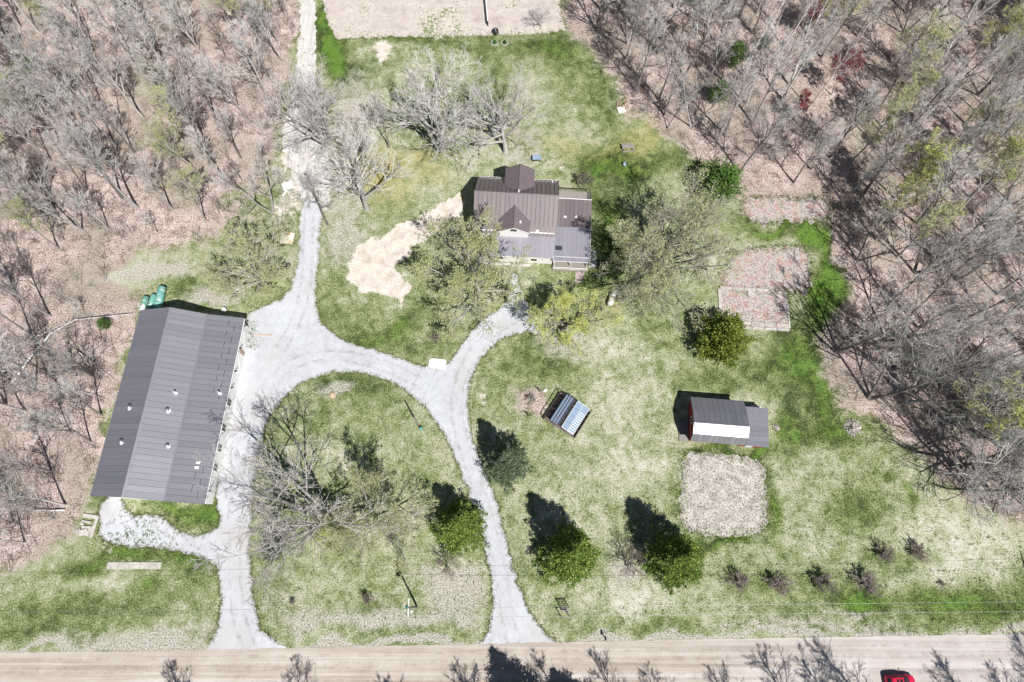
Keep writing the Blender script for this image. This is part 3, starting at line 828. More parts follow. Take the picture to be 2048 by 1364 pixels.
# north cross gable (taller walls, roof ridge runs north-south)
def cross_gable(cx, hwid, zr, ze, yin, yout, name, win):
    sg = 1 if yout > yin else -1
    m = MB()
    y_wall = yout - sg * .35
    pent(m, [(cx - hwid + .25, 2.0), (cx + hwid - .25, 2.0), (cx + hwid - .25, ze), (cx, zr - .15), (cx - hwid + .25, ze)], *sorted((yin - sg * -1.0, y_wall)))
    g_ = m.build('gable_wall', M['white_wall'], house)
    def y_at(z): # where the main slope reaches height z on this side
        return sg * max(0, (RZ - z)) / (RZ - ez) * ey
    r_ = MB()
    for s in (-1, 1):
        q = [(cx, y_at(zr), zr), (cx, yout, zr), (cx + s * hwid, yout, ze), (cx + s * hwid, y_at(ze), ze)]
        if (Vector(q[1]) - Vector(q[0])).cross(Vector(q[-1]) - Vector(q[0])).z < 0: q = q[::-1]
        r_.slab(q, .10)
    rr = r_.build('gable_roof', rb, house)
    for s in (-1, 1):
        # ribbed sheets running from ridge to eave
        n = 6
        ys = [yout + (y_at(zr) - yout) * i / n for i in range(n + 1)]
        for i in range(1, n):
            z_b = ze if abs(ys[i]) > abs(y_at(ze)) else zr - (abs(ys[i]) - abs(y_at(zr))) / (abs(y_at(ze)) - abs(y_at(zr)) + 1e-6) * (zr - ze)
            xb = cx + s * hwid * (zr - z_b) / (zr - ze)
            MB().bar((cx + s * .05, ys[i], zr + .02), (xb, ys[i], z_b + .02), .05, .05).build('roof_rib', rb, rr)
        MB().bar((cx, y_at(zr), zr + .03), (cx + s * hwid, y_at(ze), ze + .03), .07, .05).build('valley_flashing', M['grey_metal'] if (s > 0 and sg < 0) else rb, rr)
    MB().bar((cx, y_at(zr), zr + .03), (cx, yout, zr + .03), .18, .06).build('ridge_cap', rb, rr)
    t_ = MB()
    for s in (-1, 1): t_.bar((cx, yout + sg * .02, zr - .06), (cx + s * hwid, yout + sg * .02, ze - .06), .06, .18)
    t_.build('rake_trim', M['white_paint'] if sg < 0 else rb, rr)
    if win: window(house, (cx, y_wall, ze + .25), 1.1, .9, '-y' if sg < 0 else '+y')
cross_gable(.25, 2.62, 7.85, 6.25, 1.0, 6.35, 'north', True)
cross_gable(-.20, 2.75, 7.25, 5.70, -1.0, -6.15, 'south', True)
# low front porch roof on the south, enclosed porch under it
fp = MB().slab([(-4.2, -9.15, 2.72), (7.0, -9.15, 2.72), (7.0, -5.0, 3.75), (-4.2, -5.0, 3.75)], .10)
fpo = fp.build('front_porch_roof', M['roof_porch'], house)
slope_panels(fpo, (-4.2, -9.15, 2.72), (7.0, -9.15, 2.72), (-4.2, -5.0, 3.75), .80, M['roof_porch'], .04, 1)
pw = MB(); pw.box((1.4, -7.1, 1.28), (10.9, 3.6, 2.55)); pw.build('porch_wall', M['white_wall'], house)
for x in (-2.4, 3.6): window(house, (x, -8.9, 1.35), 1.0, .9, '-y')
# east wing: brown shed roof, then paler porch roof
ew = MB(); pent(ew, [(7.0, 0), (13.0, 0), (13.0, 3.1), (7.0, 3.1)], -2.8, 2.0); ew.build('wing_wall', M['white_wall'], house)
er = MB().slab([(7.2, -3.0, 3.25), (13.3, -3.0, 3.25), (13.3, 2.2, 3.95), (7.2, 2.2, 3.95)], .10); ero = er.build('wing_roof', rb, house)
slope_panels(ero, (7.2, -3.0, 3.25), (13.3, -3.0, 3.25), (7.2, 2.2, 3.95), .76, rb, .05, 0)
MB().box((10.25, 2.28, 3.93), (6.2, .14, .14)).build('gutter', M['white_metal'], house)
sp = MB().slab([(6.95, -9.6, 2.62), (13.3, -9.6, 2.62), (13.3, -3.05, 3.20), (6.95, -3.05, 3.20)], .10); spo = sp.build('side_porch_roof', M['roof_porch'], house)
slope_panels(spo, (6.95, -9.6, 2.62), (13.3, -9.6, 2.62), (6.95, -3.05, 3.20), .80, M['roof_porch'], .04, 1)
tr = MB(); tr.bar((6.93, -9.6, 2.74), (6.93, -3.05, 3.32), .07, .07); tr.bar((13.34, -9.6, 2.70), (13.34, -3.05, 3.28), .07, .1)
tr.bar((7.2, -8.75, 2.80), (13.2, -8.75, 2.80), .06, .06); tr.bar((6.95, -9.62, 2.66), (13.3, -9.62, 2.66), .07, .1); tr.build('porch_trim', M['white_metal'], house)
sk = MB().box((7.85, -7.2, 2.99), (1.1, .75, .16), rx=math.radians(5)); sk.build('roof_hatch', M['dark_window'], house)
k = MB()
for i in range(5): k.box((7.43 + i * .21, -7.2, 3.08), (.04, .75, .03), rx=math.radians(5))
k.build('hatch_slat', M['grey_metal'], house)
# open porch floor, posts, rail
MB().box((10.1, -8.6, .22), (6.2, 3.2, .36)).build('porch_deck', M['grey_wood'], house)
for x in (7.2, 10.1, 13.0): MB().box((x, -9.3, 1.5), (.14, .14, 2.3)).build('porch_post', M['white_paint'], house)
rl = MB(); rl.box((10.1, -9.95, .95), (6.2, .12, .08)); rl.box((10.1, -9.95, .5), (6.2, .06, .06)); rl.build('porch_rail', M['white_paint'], house)
for i in range(31): MB().box((7.1 + i * .2, -9.95, .66), (.05, .05, .5)).build('baluster', M['white_paint'], house)
# back deck with dark rail
MB().box((10.3, 4.1, .5), (5.9, 3.5, .9)).build('back_deck', M['grey_wood'], house)
rl = MB(); rl.box((10.3, 5.8, 1.9), (5.9, .1, .1)); rl.box((13.2, 4.1, 1.9), (.1, 3.5, .1)); rl.build('deck_rail', M['black_metal'], house)
for i in range(20): MB().box((7.5 + i * .3, 5.8, 1.4), (.06, .06, .95)).build('baluster', M['black_metal'], house)
for i in range(11): MB().box((13.2, 2.5 + i * .3, 1.4), (.06, .06, .95)).build('baluster', M['black_metal'], house)
# roof furniture
def hz(x, y): return RZ - (RZ - ez) * abs(y) / ey
pipe_vent(house, (.28, .55, hz(.28, .55) + .03), .10, .75)
MB().lathe([(.34, 0), (.34, .05), (.26, .12), (0, .16)], (3.85, -5.05, hz(0, 5.05) + .08), 14).build('dome_vent', M['white_metal'], house)
pipe_vent(house, (.85, -4.6, 6.5), .15, .7)
MB().lathe([(.26, 0), (.26, .05), (.18, .10), (0, .13)], (8.7, -1.2, 3.53), 14).build('dome_vent', M['white_metal'], house)
pipe_vent(house, (10.6, -1.1, 3.52), .11, .5)
pipe_vent(house, (6.1, 4.9, hz(0, 4.9) + .03), .07, .5)
window(house, (-7.0, 1.6, 2.2), 1.1, 1.4, '-x'); window(house, (-7.0, -2.0, 2.2), 1.1, 1.4, '-x'); window(house, (-7.0, 0, 5.0), 1.0, 1.2, '-x')
for x in (-5.2, 5.2): window(house, (x, 5.35, 2.2), 1.2, 1.4, '+y')
window(house, (13.0, -.4, 1.8), 1.2, 1.2, '+x')
MB().box((-1.4, 9.15 - 18.3 - .35, .1), (9, .5, .2)).build('foundation_edging', M['pale_concrete'], house)

# ---- red gambrel shed with a lean-to
shed = thing('garden_shed', 'red shed with gambrel grey metal roof and lower wing by the garden plot', 'shed', (32.9, 25.4, 0), math.radians(-4.7))
prof = [(3.55, 3.05), (.85, 4.45), (-1.15, 5.22), (-2.80, 4.55), (-3.60, 2.75)]
body = MB(); pent_y(body, [(-3.0, 0), (3.3, 0)] + [(3.3, 2.95), (.85, 4.3), (-1.15, 5.05), (-2.6, 4.40), (-3.0, 3.3)], -3.9, 3.9); body.build('wall', M['red_paint'], shed)
sr = MB()
for (ya, za), (yb, zb) in zip(prof[:-1], prof[1:]):
    sr.slab([(-4.25, ya, za), (-4.25, yb, zb), (4.25, yb, zb), (4.25, ya, za)], .07)
sro = sr.build('roof', M['underlay'], shed)
for (ya, za), (yb, zb) in zip(prof[:-1], prof[1:]):
    if za < zb: slope_panels(sro, (-4.25, ya, za), (4.25, ya, za), (-4.25, yb, zb), .85, M['roof_shed'], .035, 2)
    else: slope_panels(sro, (-4.25, yb, zb), (4.25, yb, zb), (-4.25, ya, za), .85, M['roof_shed'], .035, 2)
cp = MB()
cp.bar((-4.27, -1.15, 5.30), (4.27, -1.15, 5.30), .22, .03); cp.build('ridge_cap', M['roof_shed'], sro)
lw = MB(); pent_y(lw, [(-3.2, 0), (2.5, 0), (2.5, 2.5), (-3.2, 2.25)], 4.0, 7.9); lw.build('wing_wall', M['red_paint'], shed)
lr = MB().slab([(3.95, -3.55, 2.42), (8.2, -3.55, 2.42), (8.2, 2.75, 2.75), (3.95, 2.75, 2.75)], .07); lro = lr.build('wing_roof', M['roof_shed'], shed)
# the wing's sheets run east-west
slope_panels(lro, (3.95, -3.55, 2.42), (3.95, 2.75, 2.75), (8.2, -3.55, 2.42), .80, M['roof_shed'], .035, 2)
MB().box((5.6, -3.24, 1.0), (1.1, .06, 2.0)).build('door', M['white_paint'], shed)
window(shed, (-3.9, 0, 2.0), 1.0, 1.0, '-x')
dd = MB().box((-3.94, -1.6, 1.1), (.06, 1.6, 2.2)); dd.build('door', M['red_paint'], shed)
MB().box((-4.75, -1.5, .12), (1.5, 3.4, .2)).build('ramp', M['grey_wood'], shed)
MB().box((6.9, 3.2, .5), (1.6, .7, 1.0), bev=.05).build('lean_bin', M['white_metal'], shed)
for x in (-4.27, 4.27):
    tr = MB()
    for (ya, za), (yb, zb) in zip(prof[:-1], prof[1:]): tr.bar((x, ya, za + .0), (x, yb, zb + .0), .05, .14)
    tr.build('rake_trim', M['roof_shed'], shed)

# ---- small glazed greenhouse
gh = thing('greenhouse', 'small timber greenhouse, half blue glazing and half dark, beside the mulch bed', 'greenhouse', (0, 0, 0), 0)
cA, cB, cC, cD = (P(1117, 783, .8), P(1180, 822, .8), P(1152, 876, .8), P(1090, 838, .8))
ctr = (cA + cB + cC + cD) / 4; ctr.z = 0
ang = math.atan2((cB - cA).y, (cB - cA).x)
gh.location = ctr; gh.rotation_euler = (0, 0, ang)
gx, gy = ((cB - cA).length + (cC - cD).length) / 4, ((cD - cA).length + (cC - cB).length) / 4
# floor, sill boards, posts
MB().box((0, 0, .04), (gx * 2 - .1, gy * 2 - .1, .06)).build('floor', M['soil'], gh)
for s in (-1, 1):
    MB().box((s * gx, 0, .35), (.12, gy * 2 + .1, .5)).build('sill_board', M['dark_wood'] if s < 0 else M['grey_wood'], gh)
    MB().box((0, s * gy, .35), (gx * 2 - .12, .12, .5)).build('sill_board', M['grey_wood'], gh)
zr_, ze_ = 2.35, 1.55
for sx in (-1, -.33, .33, 1):
    for sy in (-1, 1):
        z = zr_ - (zr_ - ze_) * abs(sx)
        MB().box((sx * gx * .995, sy * gy, z / 2), (.09, .09, z)).build('post', M['dark_wood'], gh)
for i in range(6):
    y = -gy + gy * 2 * i / 5
    MB().bar((-gx, y, ze_), (0, y, zr_), .06, .08).build('rafter', M['dark_wood'], gh)
    MB().bar((gx, y, ze_), (0, y, zr_), .06, .08).build('rafter', M['dark_wood'], gh)
MB().bar((0, -gy - .1, zr_ + .03), (0, gy + .1, zr_ + .03), .10, .10).build('ridge_beam', M['dark_wood'], gh)
for x in (-gx, gx): MB().bar((x, -gy - .05, ze_ + .0), (x, gy + .05, ze_ + .0), .09, .09).build('eave_beam', M['dark_wood'], gh)
n = 4
for i in range(n):                                  # blue sheets on the east slope
    ya, yb = -gy + 2 * gy * i / n + .02, -gy + 2 * gy * (i + 1) / n - .02
    MB().slab([(gx * .12, ya, zr_ - .02), (gx * .86, ya, ze_ + .20), (gx * .86, yb, ze_ + .20), (gx * .12, yb, zr_ - .02)], .02).build('glazing_panel', M['poly_blue'], gh)
for i in range(13):                                 # pale battens
    y = -gy + 2 * gy * (i + .5) / 13
    if i > 9: continue
    MB().bar((gx * .50, y, (zr_ + ze_) / 2 + .12), (gx * .82, y, ze_ + .26), .10, .03).build('batten', M['white_paint'], gh)
MB().bar((gx * .48, -gy, (zr_ + ze_) / 2 + .13), (gx * .48, gy, (zr_ + ze_) / 2 + .13), .06, .03).build('batten', M['white_paint'], gh)
for e, f in ((.12, zr_ - .0), (.86, ze_ + .22)): MB().bar((gx * e, -gy, f), (gx * e, gy, f), .06, .04).build('batten', M['white_paint'], gh)
for y in (-gy, gy): MB().bar((gx * .12, y, zr_), (gx * .86, y, ze_ + .22), .06, .04).build('batten', M['white_paint'], gh)
for i in range(3):
    ya, yb = -gy + 2 * gy * i / 3 + .03, -gy + 2 * gy * (i + 1) / 3 - .03
    MB().slab([(-gx * .62, ya, ze_ + .28), (-gx * .02, ya, zr_ - .02), (-gx * .02, yb, zr_ - .02), (-gx * .62, yb, ze_ + .28)], .02).build('glazing_panel', M['poly_smoke'], gh)
for e in (.18, .34, .5):
    MB().slab([(-gx * (e + .09), -gy, zr_ - (zr_ - ze_) * (e + .09) + .05), (-gx * e, -gy, zr_ - (zr_ - ze_) * e + .05), (-gx * e, gy, zr_ - (zr_ - ze_) * e + .05), (-gx * (e + .09), gy, zr_ - (zr_ - ze_) * (e + .09) + .05)], .02).build('glazing_strip', M['poly_blue'], gh)
for x in (-gx * .55, 0.0):
    MB().box((x, 0, .55), (.7, gy * 1.7, .08)).build('bench_top', M['grey_wood'], gh)

# ================================================================== TREES
def unit(a): return a / (np.linalg.norm(a, axis=-1, keepdims=True) + 1e-9)
def tubes(pts, rad, ns):
    """pts (N,k,3), rad (N,k) -> verts, quads"""
    N, k, _ = pts.shape
    tan = np.empty_like(pts)
    tan[:, 1:-1] = pts[:, 2:] - pts[:, :-2]; tan[:, 0] = pts[:, 1] - pts[:, 0]; tan[:, -1] = pts[:, -1] - pts[:, -2]
    tan = unit(tan)
    ref = np.where(np.abs(tan[:, :1, 2:3]) > .8, np.array([1., 0, 0]), np.array([0., 0, 1]))
    u = unit(np.cross(tan, np.broadcast_to(ref, tan.shape))); w = np.cross(tan, u)
    a = np.arange(ns) * 2 * math.pi / ns
    ring = pts[:, :, None, :] + rad[:, :, None, None] * (u[:, :, None, :] * np.cos(a)[None, None, :, None] + w[:, :, None, :] * np.sin(a)[None, None, :, None])
    V = ring.reshape(-1, 3)
    n, j, i = np.meshgrid(np.arange(N), np.arange(k - 1), np.arange(ns), indexing='ij')
    b = (n * k + j) * ns
    i2 = (i + 1) % ns
    F = np.stack([b + i, b + i2, b + ns + i2, b + ns + i], -1).reshape(-1, 4)
    return V, F
def join(parts):
    V = []; F = []; o = 0
    for v, f in parts:
        V.append(v); F.append(f + o); o += len(v)
    return np.concatenate(V), np.concatenate(F)
def interp(pts, t):
    k = pts.shape[1]
    x = np.clip(t, 0, .9999) * (k - 1); i = x.astype(int); f = (x - i)[:, None]
    n = np.arange(len(t))
    return pts[n, i] * (1 - f) + pts[n, i + 1] * f, unit(pts[n, i + 1] - pts[n, i]), i
def grow(rg, org, d, L, k, wob, up):
    """polylines of k points from org in direction d"""
    N = len(org); pts = np.empty((N, k, 3)); pts[:, 0] = org
    d = unit(d.copy()); st = (L / (k - 1))[:, None]
    for j in range(1, k):
        d = unit(d + rg.normal(0, wob, (N, 3)) + np.array([0, 0, up]))
        pts[:, j] = pts[:, j - 1] + d * st
    return pts
def children(rg, pts, rad, L, m, t0, t1, ang, angv, lf, k, wob, up, lpow=.6, rf=.55, rmin=.012, tip=.35):
    N = len(pts)
    par = np.repeat(np.arange(N), m)
    t = rg.uniform(0, 1, N * m)
    # stratify along the parent
    t = (np.tile(np.arange(m), N) + t) / m
    t = t0 + (t1 - t0) * t
    o, tg, _ = interp(pts[par], t)
    r_at = (rad[par, 0] + (rad[par, -1] - rad[par, 0]) * t)
    az = np.tile(np.arange(m) * 2.4, N) + rg.uniform(0, 6.28, N)[par] + rg.normal(0, .5, N * m)
    ref = np.where(np.abs(tg[:, 2:3]) > .9, np.array([1., 0, 0]), np.array([0., 0, 1]))
    u = unit(np.cross(tg, ref)); w = np.cross(tg, u)
    a = np.clip(rg.normal(ang, angv, N * m), .15, 1.5)[:, None]
    side = u * np.cos(az)[:, None] + w * np.sin(az)[:, None]
    d = tg * np.cos(a) + side * np.sin(a)
    cl = L[par] * lf * (1.12 - t) ** lpow * rg.uniform(.65, 1.2, N * m)
    q = grow(rg, o, d, cl, k, wob, up)
    r0 = np.maximum(r_at * rf, rmin)
    rr = r0[:, None] * (1 - (1 - tip) * np.linspace(0, 1, k)[None])
    return q, rr, cl
def leaf_quads(rg, c, size, flat=0.0, asp=.6):
    N = len(c)
    a = unit(rg.normal(0, 1, (N, 3)) * np.array([1, 1, 1 - flat])); b = unit(np.cross(a, rg.normal(0, 1, (N, 3))))
    s = (size * rg.uniform(.6, 1.3, N))[:, None]
    a = a * s; b = b * s * asp
    V = np.stack([c - a, c - b * .9, c + a, c + b * .9], 1).reshape(-1, 3)
    F = np.arange(N * 4).reshape(N, 4)
    return V, F

def make_tree(seed, h, r0, crown0=.35, stems=1, limbs=15, sub=7, twig=6, fine=4, l1=.34, a1=.85, up1=.07, top=.93, lpow=.6, wob=.07, leaves=0, leaf=.11, tw=.014, sl=.55, lean=.05, l2=.42, ca=.62, rf1=.5):
    """returns dict of meshes: trunk (trunk + main limbs), crown (branches + twigs), leaves"""
    rg = np.random.default_rng(seed)
    org = np.zeros((stems, 3)); d = np.tile(np.array([[0., 0, 1]]), (stems, 1)) + rg.normal(0, lean, (stems, 3))
    if stems > 1:
        an = np.arange(stems) * 2 * math.pi / stems + rg.uniform(0, 6)
        d += .32 * np.stack([np.cos(an), np.sin(an), np.zeros(stems)], 1) * rg.uniform(.6, 1.2, (stems, 1))
        org += .12 * np.stack([np.cos(an), np.sin(an), np.zeros(stems)], 1) * r0 * 3
    L0 = np.full(stems, h * top) * rg.uniform(.85, 1.05, stems)
    p0 = grow(rg, org, d, L0, 11, wob * .5, .02)
    rad0 = r0 * (1 - .82 * np.linspace(0, 1, 11)[None] ** .9) * np.ones((stems, 1)) * (1 if stems == 1 else .75)
    rad0[:, 0] *= 1.35
    p1, r1, c1 = children(rg, p0, rad0, L0, max(3, limbs // stems), crown0, 1.0, a1, .16, l1, 8, wob, up1, lpow, rf1, .035)
    p2, r2, c2 = children(rg, p1, r1, c1, sub, .25, 1.0, ca, .2, l2, 6, wob * 1.3, up1 * .7, .35, .55, .024)
    p3, r3, c3 = children(rg, p2, r2, c2, twig, .2, 1.0, ca, .22, sl, 4, wob * 1.5, .03, .35, .6, tw * 1.2)
    tk = join([tubes(p0, rad0, 8), tubes(p1, r1, 5)])
    cr = [tubes(p2, r2, 4), tubes(p3, r3, 3)]
    ends = p3
    if fine:
        p4, r4, c4 = children(rg, p3, r3, c3, fine, .2, 1.0, ca, .25, .65, 3, wob * 1.6, .03, .4, .7, tw, .5)
        cr.append(tubes(p4, r4, 3)); ends = p4
    out = {'trunk': np_mesh('trunk', *tk, smooth=True), 'crown': np_mesh('crown', *join(cr), smooth=True)}
    if leaves:
        e = ends.reshape(-1, 3)
        idx = rg.integers(0, len(e), leaves)
        # leave bare gaps: thin leaves by a coarse pattern
        c = e[idx] + rg.normal(0, .13, (leaves, 3))
        g_ = np.sin(c[:, 0] * 1.1 + seed) + np.sin(c[:, 1] * 1.3 + 2 * seed) + np.sin(c[:, 2] * 1.7)
        c = c[g_ > rg.normal(-.6, .9, leaves)]
        out['leaves'] = np_mesh('leaves', *leaf_quads(rg, c, np.full(len(c), leaf), .2))
    return out

def make_conifer(seed, h, rmax, prof, tips=700, per=14, size=.17, crown0=.05, jag=.16, upw=.25, spread=.30):
    """prof(t) gives relative radius at relative height; foliage in clumps on the envelope and inside"""
    rg = np.random.default_rng(seed)
    z = np.linspace(0, h * .95, 9)
    p0 = np.stack([rg.normal(0, .03, 9).cumsum() * .5, rg.normal(0, .03, 9).cumsum() * .5, z], 1)[None]
    r0 = (.03 * h * .55 * (1 - .9 * np.linspace(0, 1, 9)))[None]
    tk = [tubes(p0, r0, 7)]
    # tips, denser where the envelope is wide
    T = []
    while len(T) < tips:
        t = rg.uniform(crown0, 1)
        if rg.uniform() < prof(t) * .9 + .1: T.append(t)
    t = np.array(T)
    az = rg.uniform(0, 2 * math.pi, tips)
    pr = np.array([prof(x) for x in t])
    lump = 1 + jag * (np.sin(az * 5 + t * 9 + seed) * .5 + np.sin(az * 9 - t * 17) * .35 + rg.normal(0, .45, tips))
    rr = rmax * pr * lump
    inner = rg.uniform(0, 1, tips) < .28
    rr = np.where(inner, rr * rg.uniform(.35, .8, tips), rr)
    out = np.stack([np.cos(az), np.sin(az), np.zeros(tips)], 1)
    tip = out * rr[:, None] + np.stack([np.zeros(tips), np.zeros(tips), t * h], 1)
    # branches from the stem
    b0 = np.stack([np.zeros(tips), np.zeros(tips), np.clip(t * h - rr * upw, .1, None)], 1)
    sel = np.arange(0, tips, 3)
    bp = np.stack([b0[sel], b0[sel] * .5 + tip[sel] * .5 + np.array([0, 0, -.05]), tip[sel]], 1)
    br = np.tile(np.array([[.035, .022, .010]]), (len(sel), 1))
    tk.append(tubes(bp, br, 3))
    # foliage clumps: sprays fanning outwards and slightly up
    n = tips * per
    ti = np.repeat(np.arange(tips), per)
    s = rg.normal(0, 1, (n, 3)) * spread * np.array([1, 1, .75])
    c = tip[ti] + s - out[ti] * rg.uniform(0, spread * 1.2, n)[:, None]
    a = unit(out[ti] + rg.normal(0, .55, (n, 3)) + np.array([0, 0, upw]))
    b = unit(np.cross(a, rg.normal(0, 1, (n, 3))))
    sz = size * rg.uniform(.6, 1.35, n)[:, None]
    V = np.stack([c - a * sz * .7, c - b * sz * .36, c + a * sz, c + b * sz * .36], 1).reshape(-1, 3)
    F = np.arange(n * 4).reshape(n, 4)
    return {'trunk': np_mesh('trunk', *join(tk), smooth=True), 'crown': np_mesh('crown', V, F)}

def stamp(name, proto, mats, label, loc, rz=0.0, sc=1.0, cat='tree', group=None, tilt=(0, 0)):
    """a tree thing: Empty at the base with trunk, crown (and leaves) sharing the prototype's meshes"""
    t = bpy.data.objects.new(name, None); t.empty_display_size = .3
    COL.objects.link(t)
    t.location = loc; t.rotation_euler = (tilt[0], tilt[1], rz)
    t.scale = sc if isinstance(sc, tuple) else (sc, sc, sc)
    tag(t, label, cat, group)
    for part, me in proto.items():
        o = bpy.data.objects.new(part, me)
        if not me.materials: me.materials.append(mats[part])
        COL.objects.link(o); o.parent = t
        if me.materials[0] != mats[part]:
            o.material_slots[0].link = 'OBJECT'; o.material_slots[0].material = mats[part]
    return t
GREYM = dict(trunk=M['bark_grey'], crown=M['twig_grey'], leaves=M['leaf_spring'])
DARKM = dict(trunk=M['bark_dark'], crown=M['twig_grey'], leaves=M['leaf_spring'])
OLIVE = dict(trunk=M['bark_grey'], crown=M['twig_olive'], leaves=M['leaf_spring'])
YELLM = dict(trunk=M['bark_dark'], crown=M['twig_olive'], leaves=M['leaf_yellow'])
BIRCH = dict(trunk=M['bark_birch'], crown=M['twig_pale'], leaves=M['leaf_spring'])
PALEM = dict(trunk=M['twig_pale'], crown=M['twig_pale'], leaves=M['leaf_spring'])
BROWN = dict(trunk=M['bark_dark'], crown=M['twig_brown'], leaves=M['leaf_red'])
REDM = dict(trunk=M['bark_grey'], crown=M['twig_brown'], leaves=M['leaf_red'])

forest = [make_tree(100 + i, 20, .22, .34, 1, 15, 6, 5, 3, .36, .52, .02, wob=.05, tw=.021, l2=.62, sl=.68, ca=.45, lpow=.75, lean=.03) for i in range(6)]
forest_b = [make_tree(130 + i, 19, .27, .26, 2, 16, 6, 5, 3, .44, .55, .02, wob=.06, tw=.021, l2=.62, sl=.68, ca=.46, lean=.04) for i in range(4)]
forest_leaf = [make_tree(150 + i, 18, .22, .32, 1, 15, 6, 5, 2, .46, .60, .03, wob=.06, leaves=5600, leaf=.115, tw=.018, l2=.60, sl=.66, ca=.5) for i in range(3)]
birch = [make_tree(170 + i, 20, .19, .52, 1, 9, 4, 4, 2, .30, .45, .04, wob=.05, tw=.020, l2=.6, sl=.66, ca=.45) for i in range(3)]
red_tree = [make_tree(180, 12, .13, .30, 1, 15, 7, 6, 2, .42, .7, .07, leaves=5200, leaf=.13, l2=.55, sl=.62)]
broad = [make_tree(200 + i, 14, .36, .18, 1, 16, 7, 6, 3, .95, .95, .06, top=.66, wob=.08, tw=.020, lpow=.30, l2=.55, sl=.60) for i in range(3)]
broad_m = [make_tree(220 + i, 15, .36, .16, 4, 24, 7, 6, 3, .66, .8, .04, top=.82, wob=.08, tw=.018, lpow=.35, l2=.55, sl=.60) for i in range(2)]
broad_leaf = [make_tree(240 + i, 13, .30, .16, 1, 17, 7, 6, 3, 1.0, 1.0, .06, top=.66, wob=.09, tw=.018, leaves=21000, leaf=.105, lpow=.30, l2=.55, sl=.60) for i in range(3)]
big_leaf = make_tree(260, 15, .45, .10, 3, 27, 8, 7, 4, 1.0, 1.05, .06, top=.70, wob=.07, leaves=30000, leaf=.10, lpow=.30, tw=.018, l2=.55, sl=.60)
orchard = [make_tree(280 + i, 3.0, .075, .20, 1, 12, 7, 6, 4, .80, 1.0, .06, top=.7, wob=.12, tw=.010, lpow=.35, l2=.55, sl=.6) for i in range(3)]
shrub = [make_tree(290 + i, 2.0, .04, .08, 7, 28, 6, 5, 3, .85, .9, .05, top=.85, wob=.12, tw=.010, l2=.55, sl=.6) for i in range(2)]
sapling = [make_tree(300 + i, 7, .07, .25, 1, 11, 5, 4, 2, .38, .6, .05, wob=.07, tw=.015, l2=.6, sl=.65, ca=.5) for i in range(3)]

ovoid = lambda t: (min(1, (t / .14)) ** .7) * max(0, 1 - max(0, (t - .14)) / .86) ** .72
cone = lambda t: (min(1, t / .10)) * max(0, 1 - max(0, (t - .10)) / .90) ** .85
cedar = [make_conifer(400 + i, 15.0, 4.5, ovoid, 560, 38, .23, .03, .34, .35, .26) for i in range(3)]
yew = make_conifer(410, 6.0, 4.0, lambda t: min(1, (t / .3)) ** .6 * max(0, 1 - max(0, t - .3) / .7) ** .5, 420, 34, .24, .03, .34, .30, .30)
spruce = make_conifer(420, 11.0, 4.3, cone, 760, 24, .20, .02, .34, .12, .22)
small_pine = [make_conifer(430 + i, 7.0, 2.0, lambda t: .35 + .65 * max(0, 1 - abs(t - .45) / .55) ** .8, 260, 14, .20, .25, .35, .2, .30) for i in range(2)]
CED = dict(trunk=M['bark_dark'], crown=M['leaf_cedar']); YEW = dict(trunk=M['bark_dark'], crown=M['leaf_yew'])
SPR = dict(trunk=M['bark_dark'], crown=M['leaf_spruce']); PIN = dict(trunk=M['bark_dark'], crown=M['leaf_pine'])

# ---- trees of the yard, one by one
def G(px, py): return P(px, py, 0)
stamp('bare_tree', broad_m[0], dict(GREYM, crown=M['twig_pale']), 'big bare grey tree leaning over the gravel between barn and loop lawn', G(658, 1032), 1.0, (1.60, 1.60, 1.62), tilt=(0, -.20))
stamp('budding_tree', broad_leaf[0], OLIVE, 'broad tree with sparse yellow green buds in the middle of the loop lawn', G(758, 1046), .4, (1.15, 1.15, 1.05))
stamp('leafy_bush', broad_leaf[1], YELLM, 'bright yellow green bush between the two large trees on the loop lawn', G(652, 1072), 2.0, .30, cat='bush')
stamp('cedar_tree', cedar[0], CED, 'dense round evergreen at the right edge of the loop lawn', G(920, 1060), .3, (.80, .80, .72))
stamp('cedar_tree', cedar[1], CED, 'dense round evergreen just right of the curving drive, left of its pair', G(1133, 1116), 1.3, (.84, .84, 1.0))
stamp('cedar_tree', cedar[2], CED, 'dense round evergreen right of the brown shrub, nearer the garden plot', G(1337, 1122), 2.1, (.84, .84, .97))
stamp('spruce_tree', spruce, SPR, 'spiky blue green spruce beside the drive below the greenhouse', G(1013, 934), .8, (.78, .78, 1.1))
stamp('yew_tree', yew, YEW, 'low spreading yellow green evergreen beside the concrete bed frame', G(1434, 692), 1.9, (1, 1, 1.45))
stamp('pine_tree', small_pine[0], PIN, 'dark green pine at the wood edge behind the big budding tree', G(1430, 385), .5, (1.7, 1.7, 1.1))
stamp('big_tree', big_leaf, dict(trunk=M['bark_dark'], crown=M['twig_pale'], leaves=M['leaf_spring']), 'huge spreading tree with pale green buds right of the house', G(1318, 548), 2.6, (1.32, 1.32, 1.28))
stamp('budding_tree', broad_leaf[2], OLIVE, 'budding tree shading the left front corner of the house', G(955, 590), 1.2, (1.5, 1.5, 1.35))
stamp('budding_tree', broad_leaf[1], YELLM, 'yellow green budding tree in front of the porch by the drive end', G(1124, 660), 3.3, (1.08, 1.08, .95))
stamp('budding_tree', broad_leaf[0], OLIVE, 'budding tree between the lane and the barn, above the parking area', G(530, 570), 2.4, (1.15, 1.15, 1.05))
stamp('bare_tree', broad_m[1], GREYM, 'large many stemmed bare tree behind the house, nearest the field', G(882, 300), .2, 1.5)
stamp('bare_tree', broad[1], GREYM, 'bare tree behind the left end of the house roof', G(1012, 305), 2.2, 1.35)
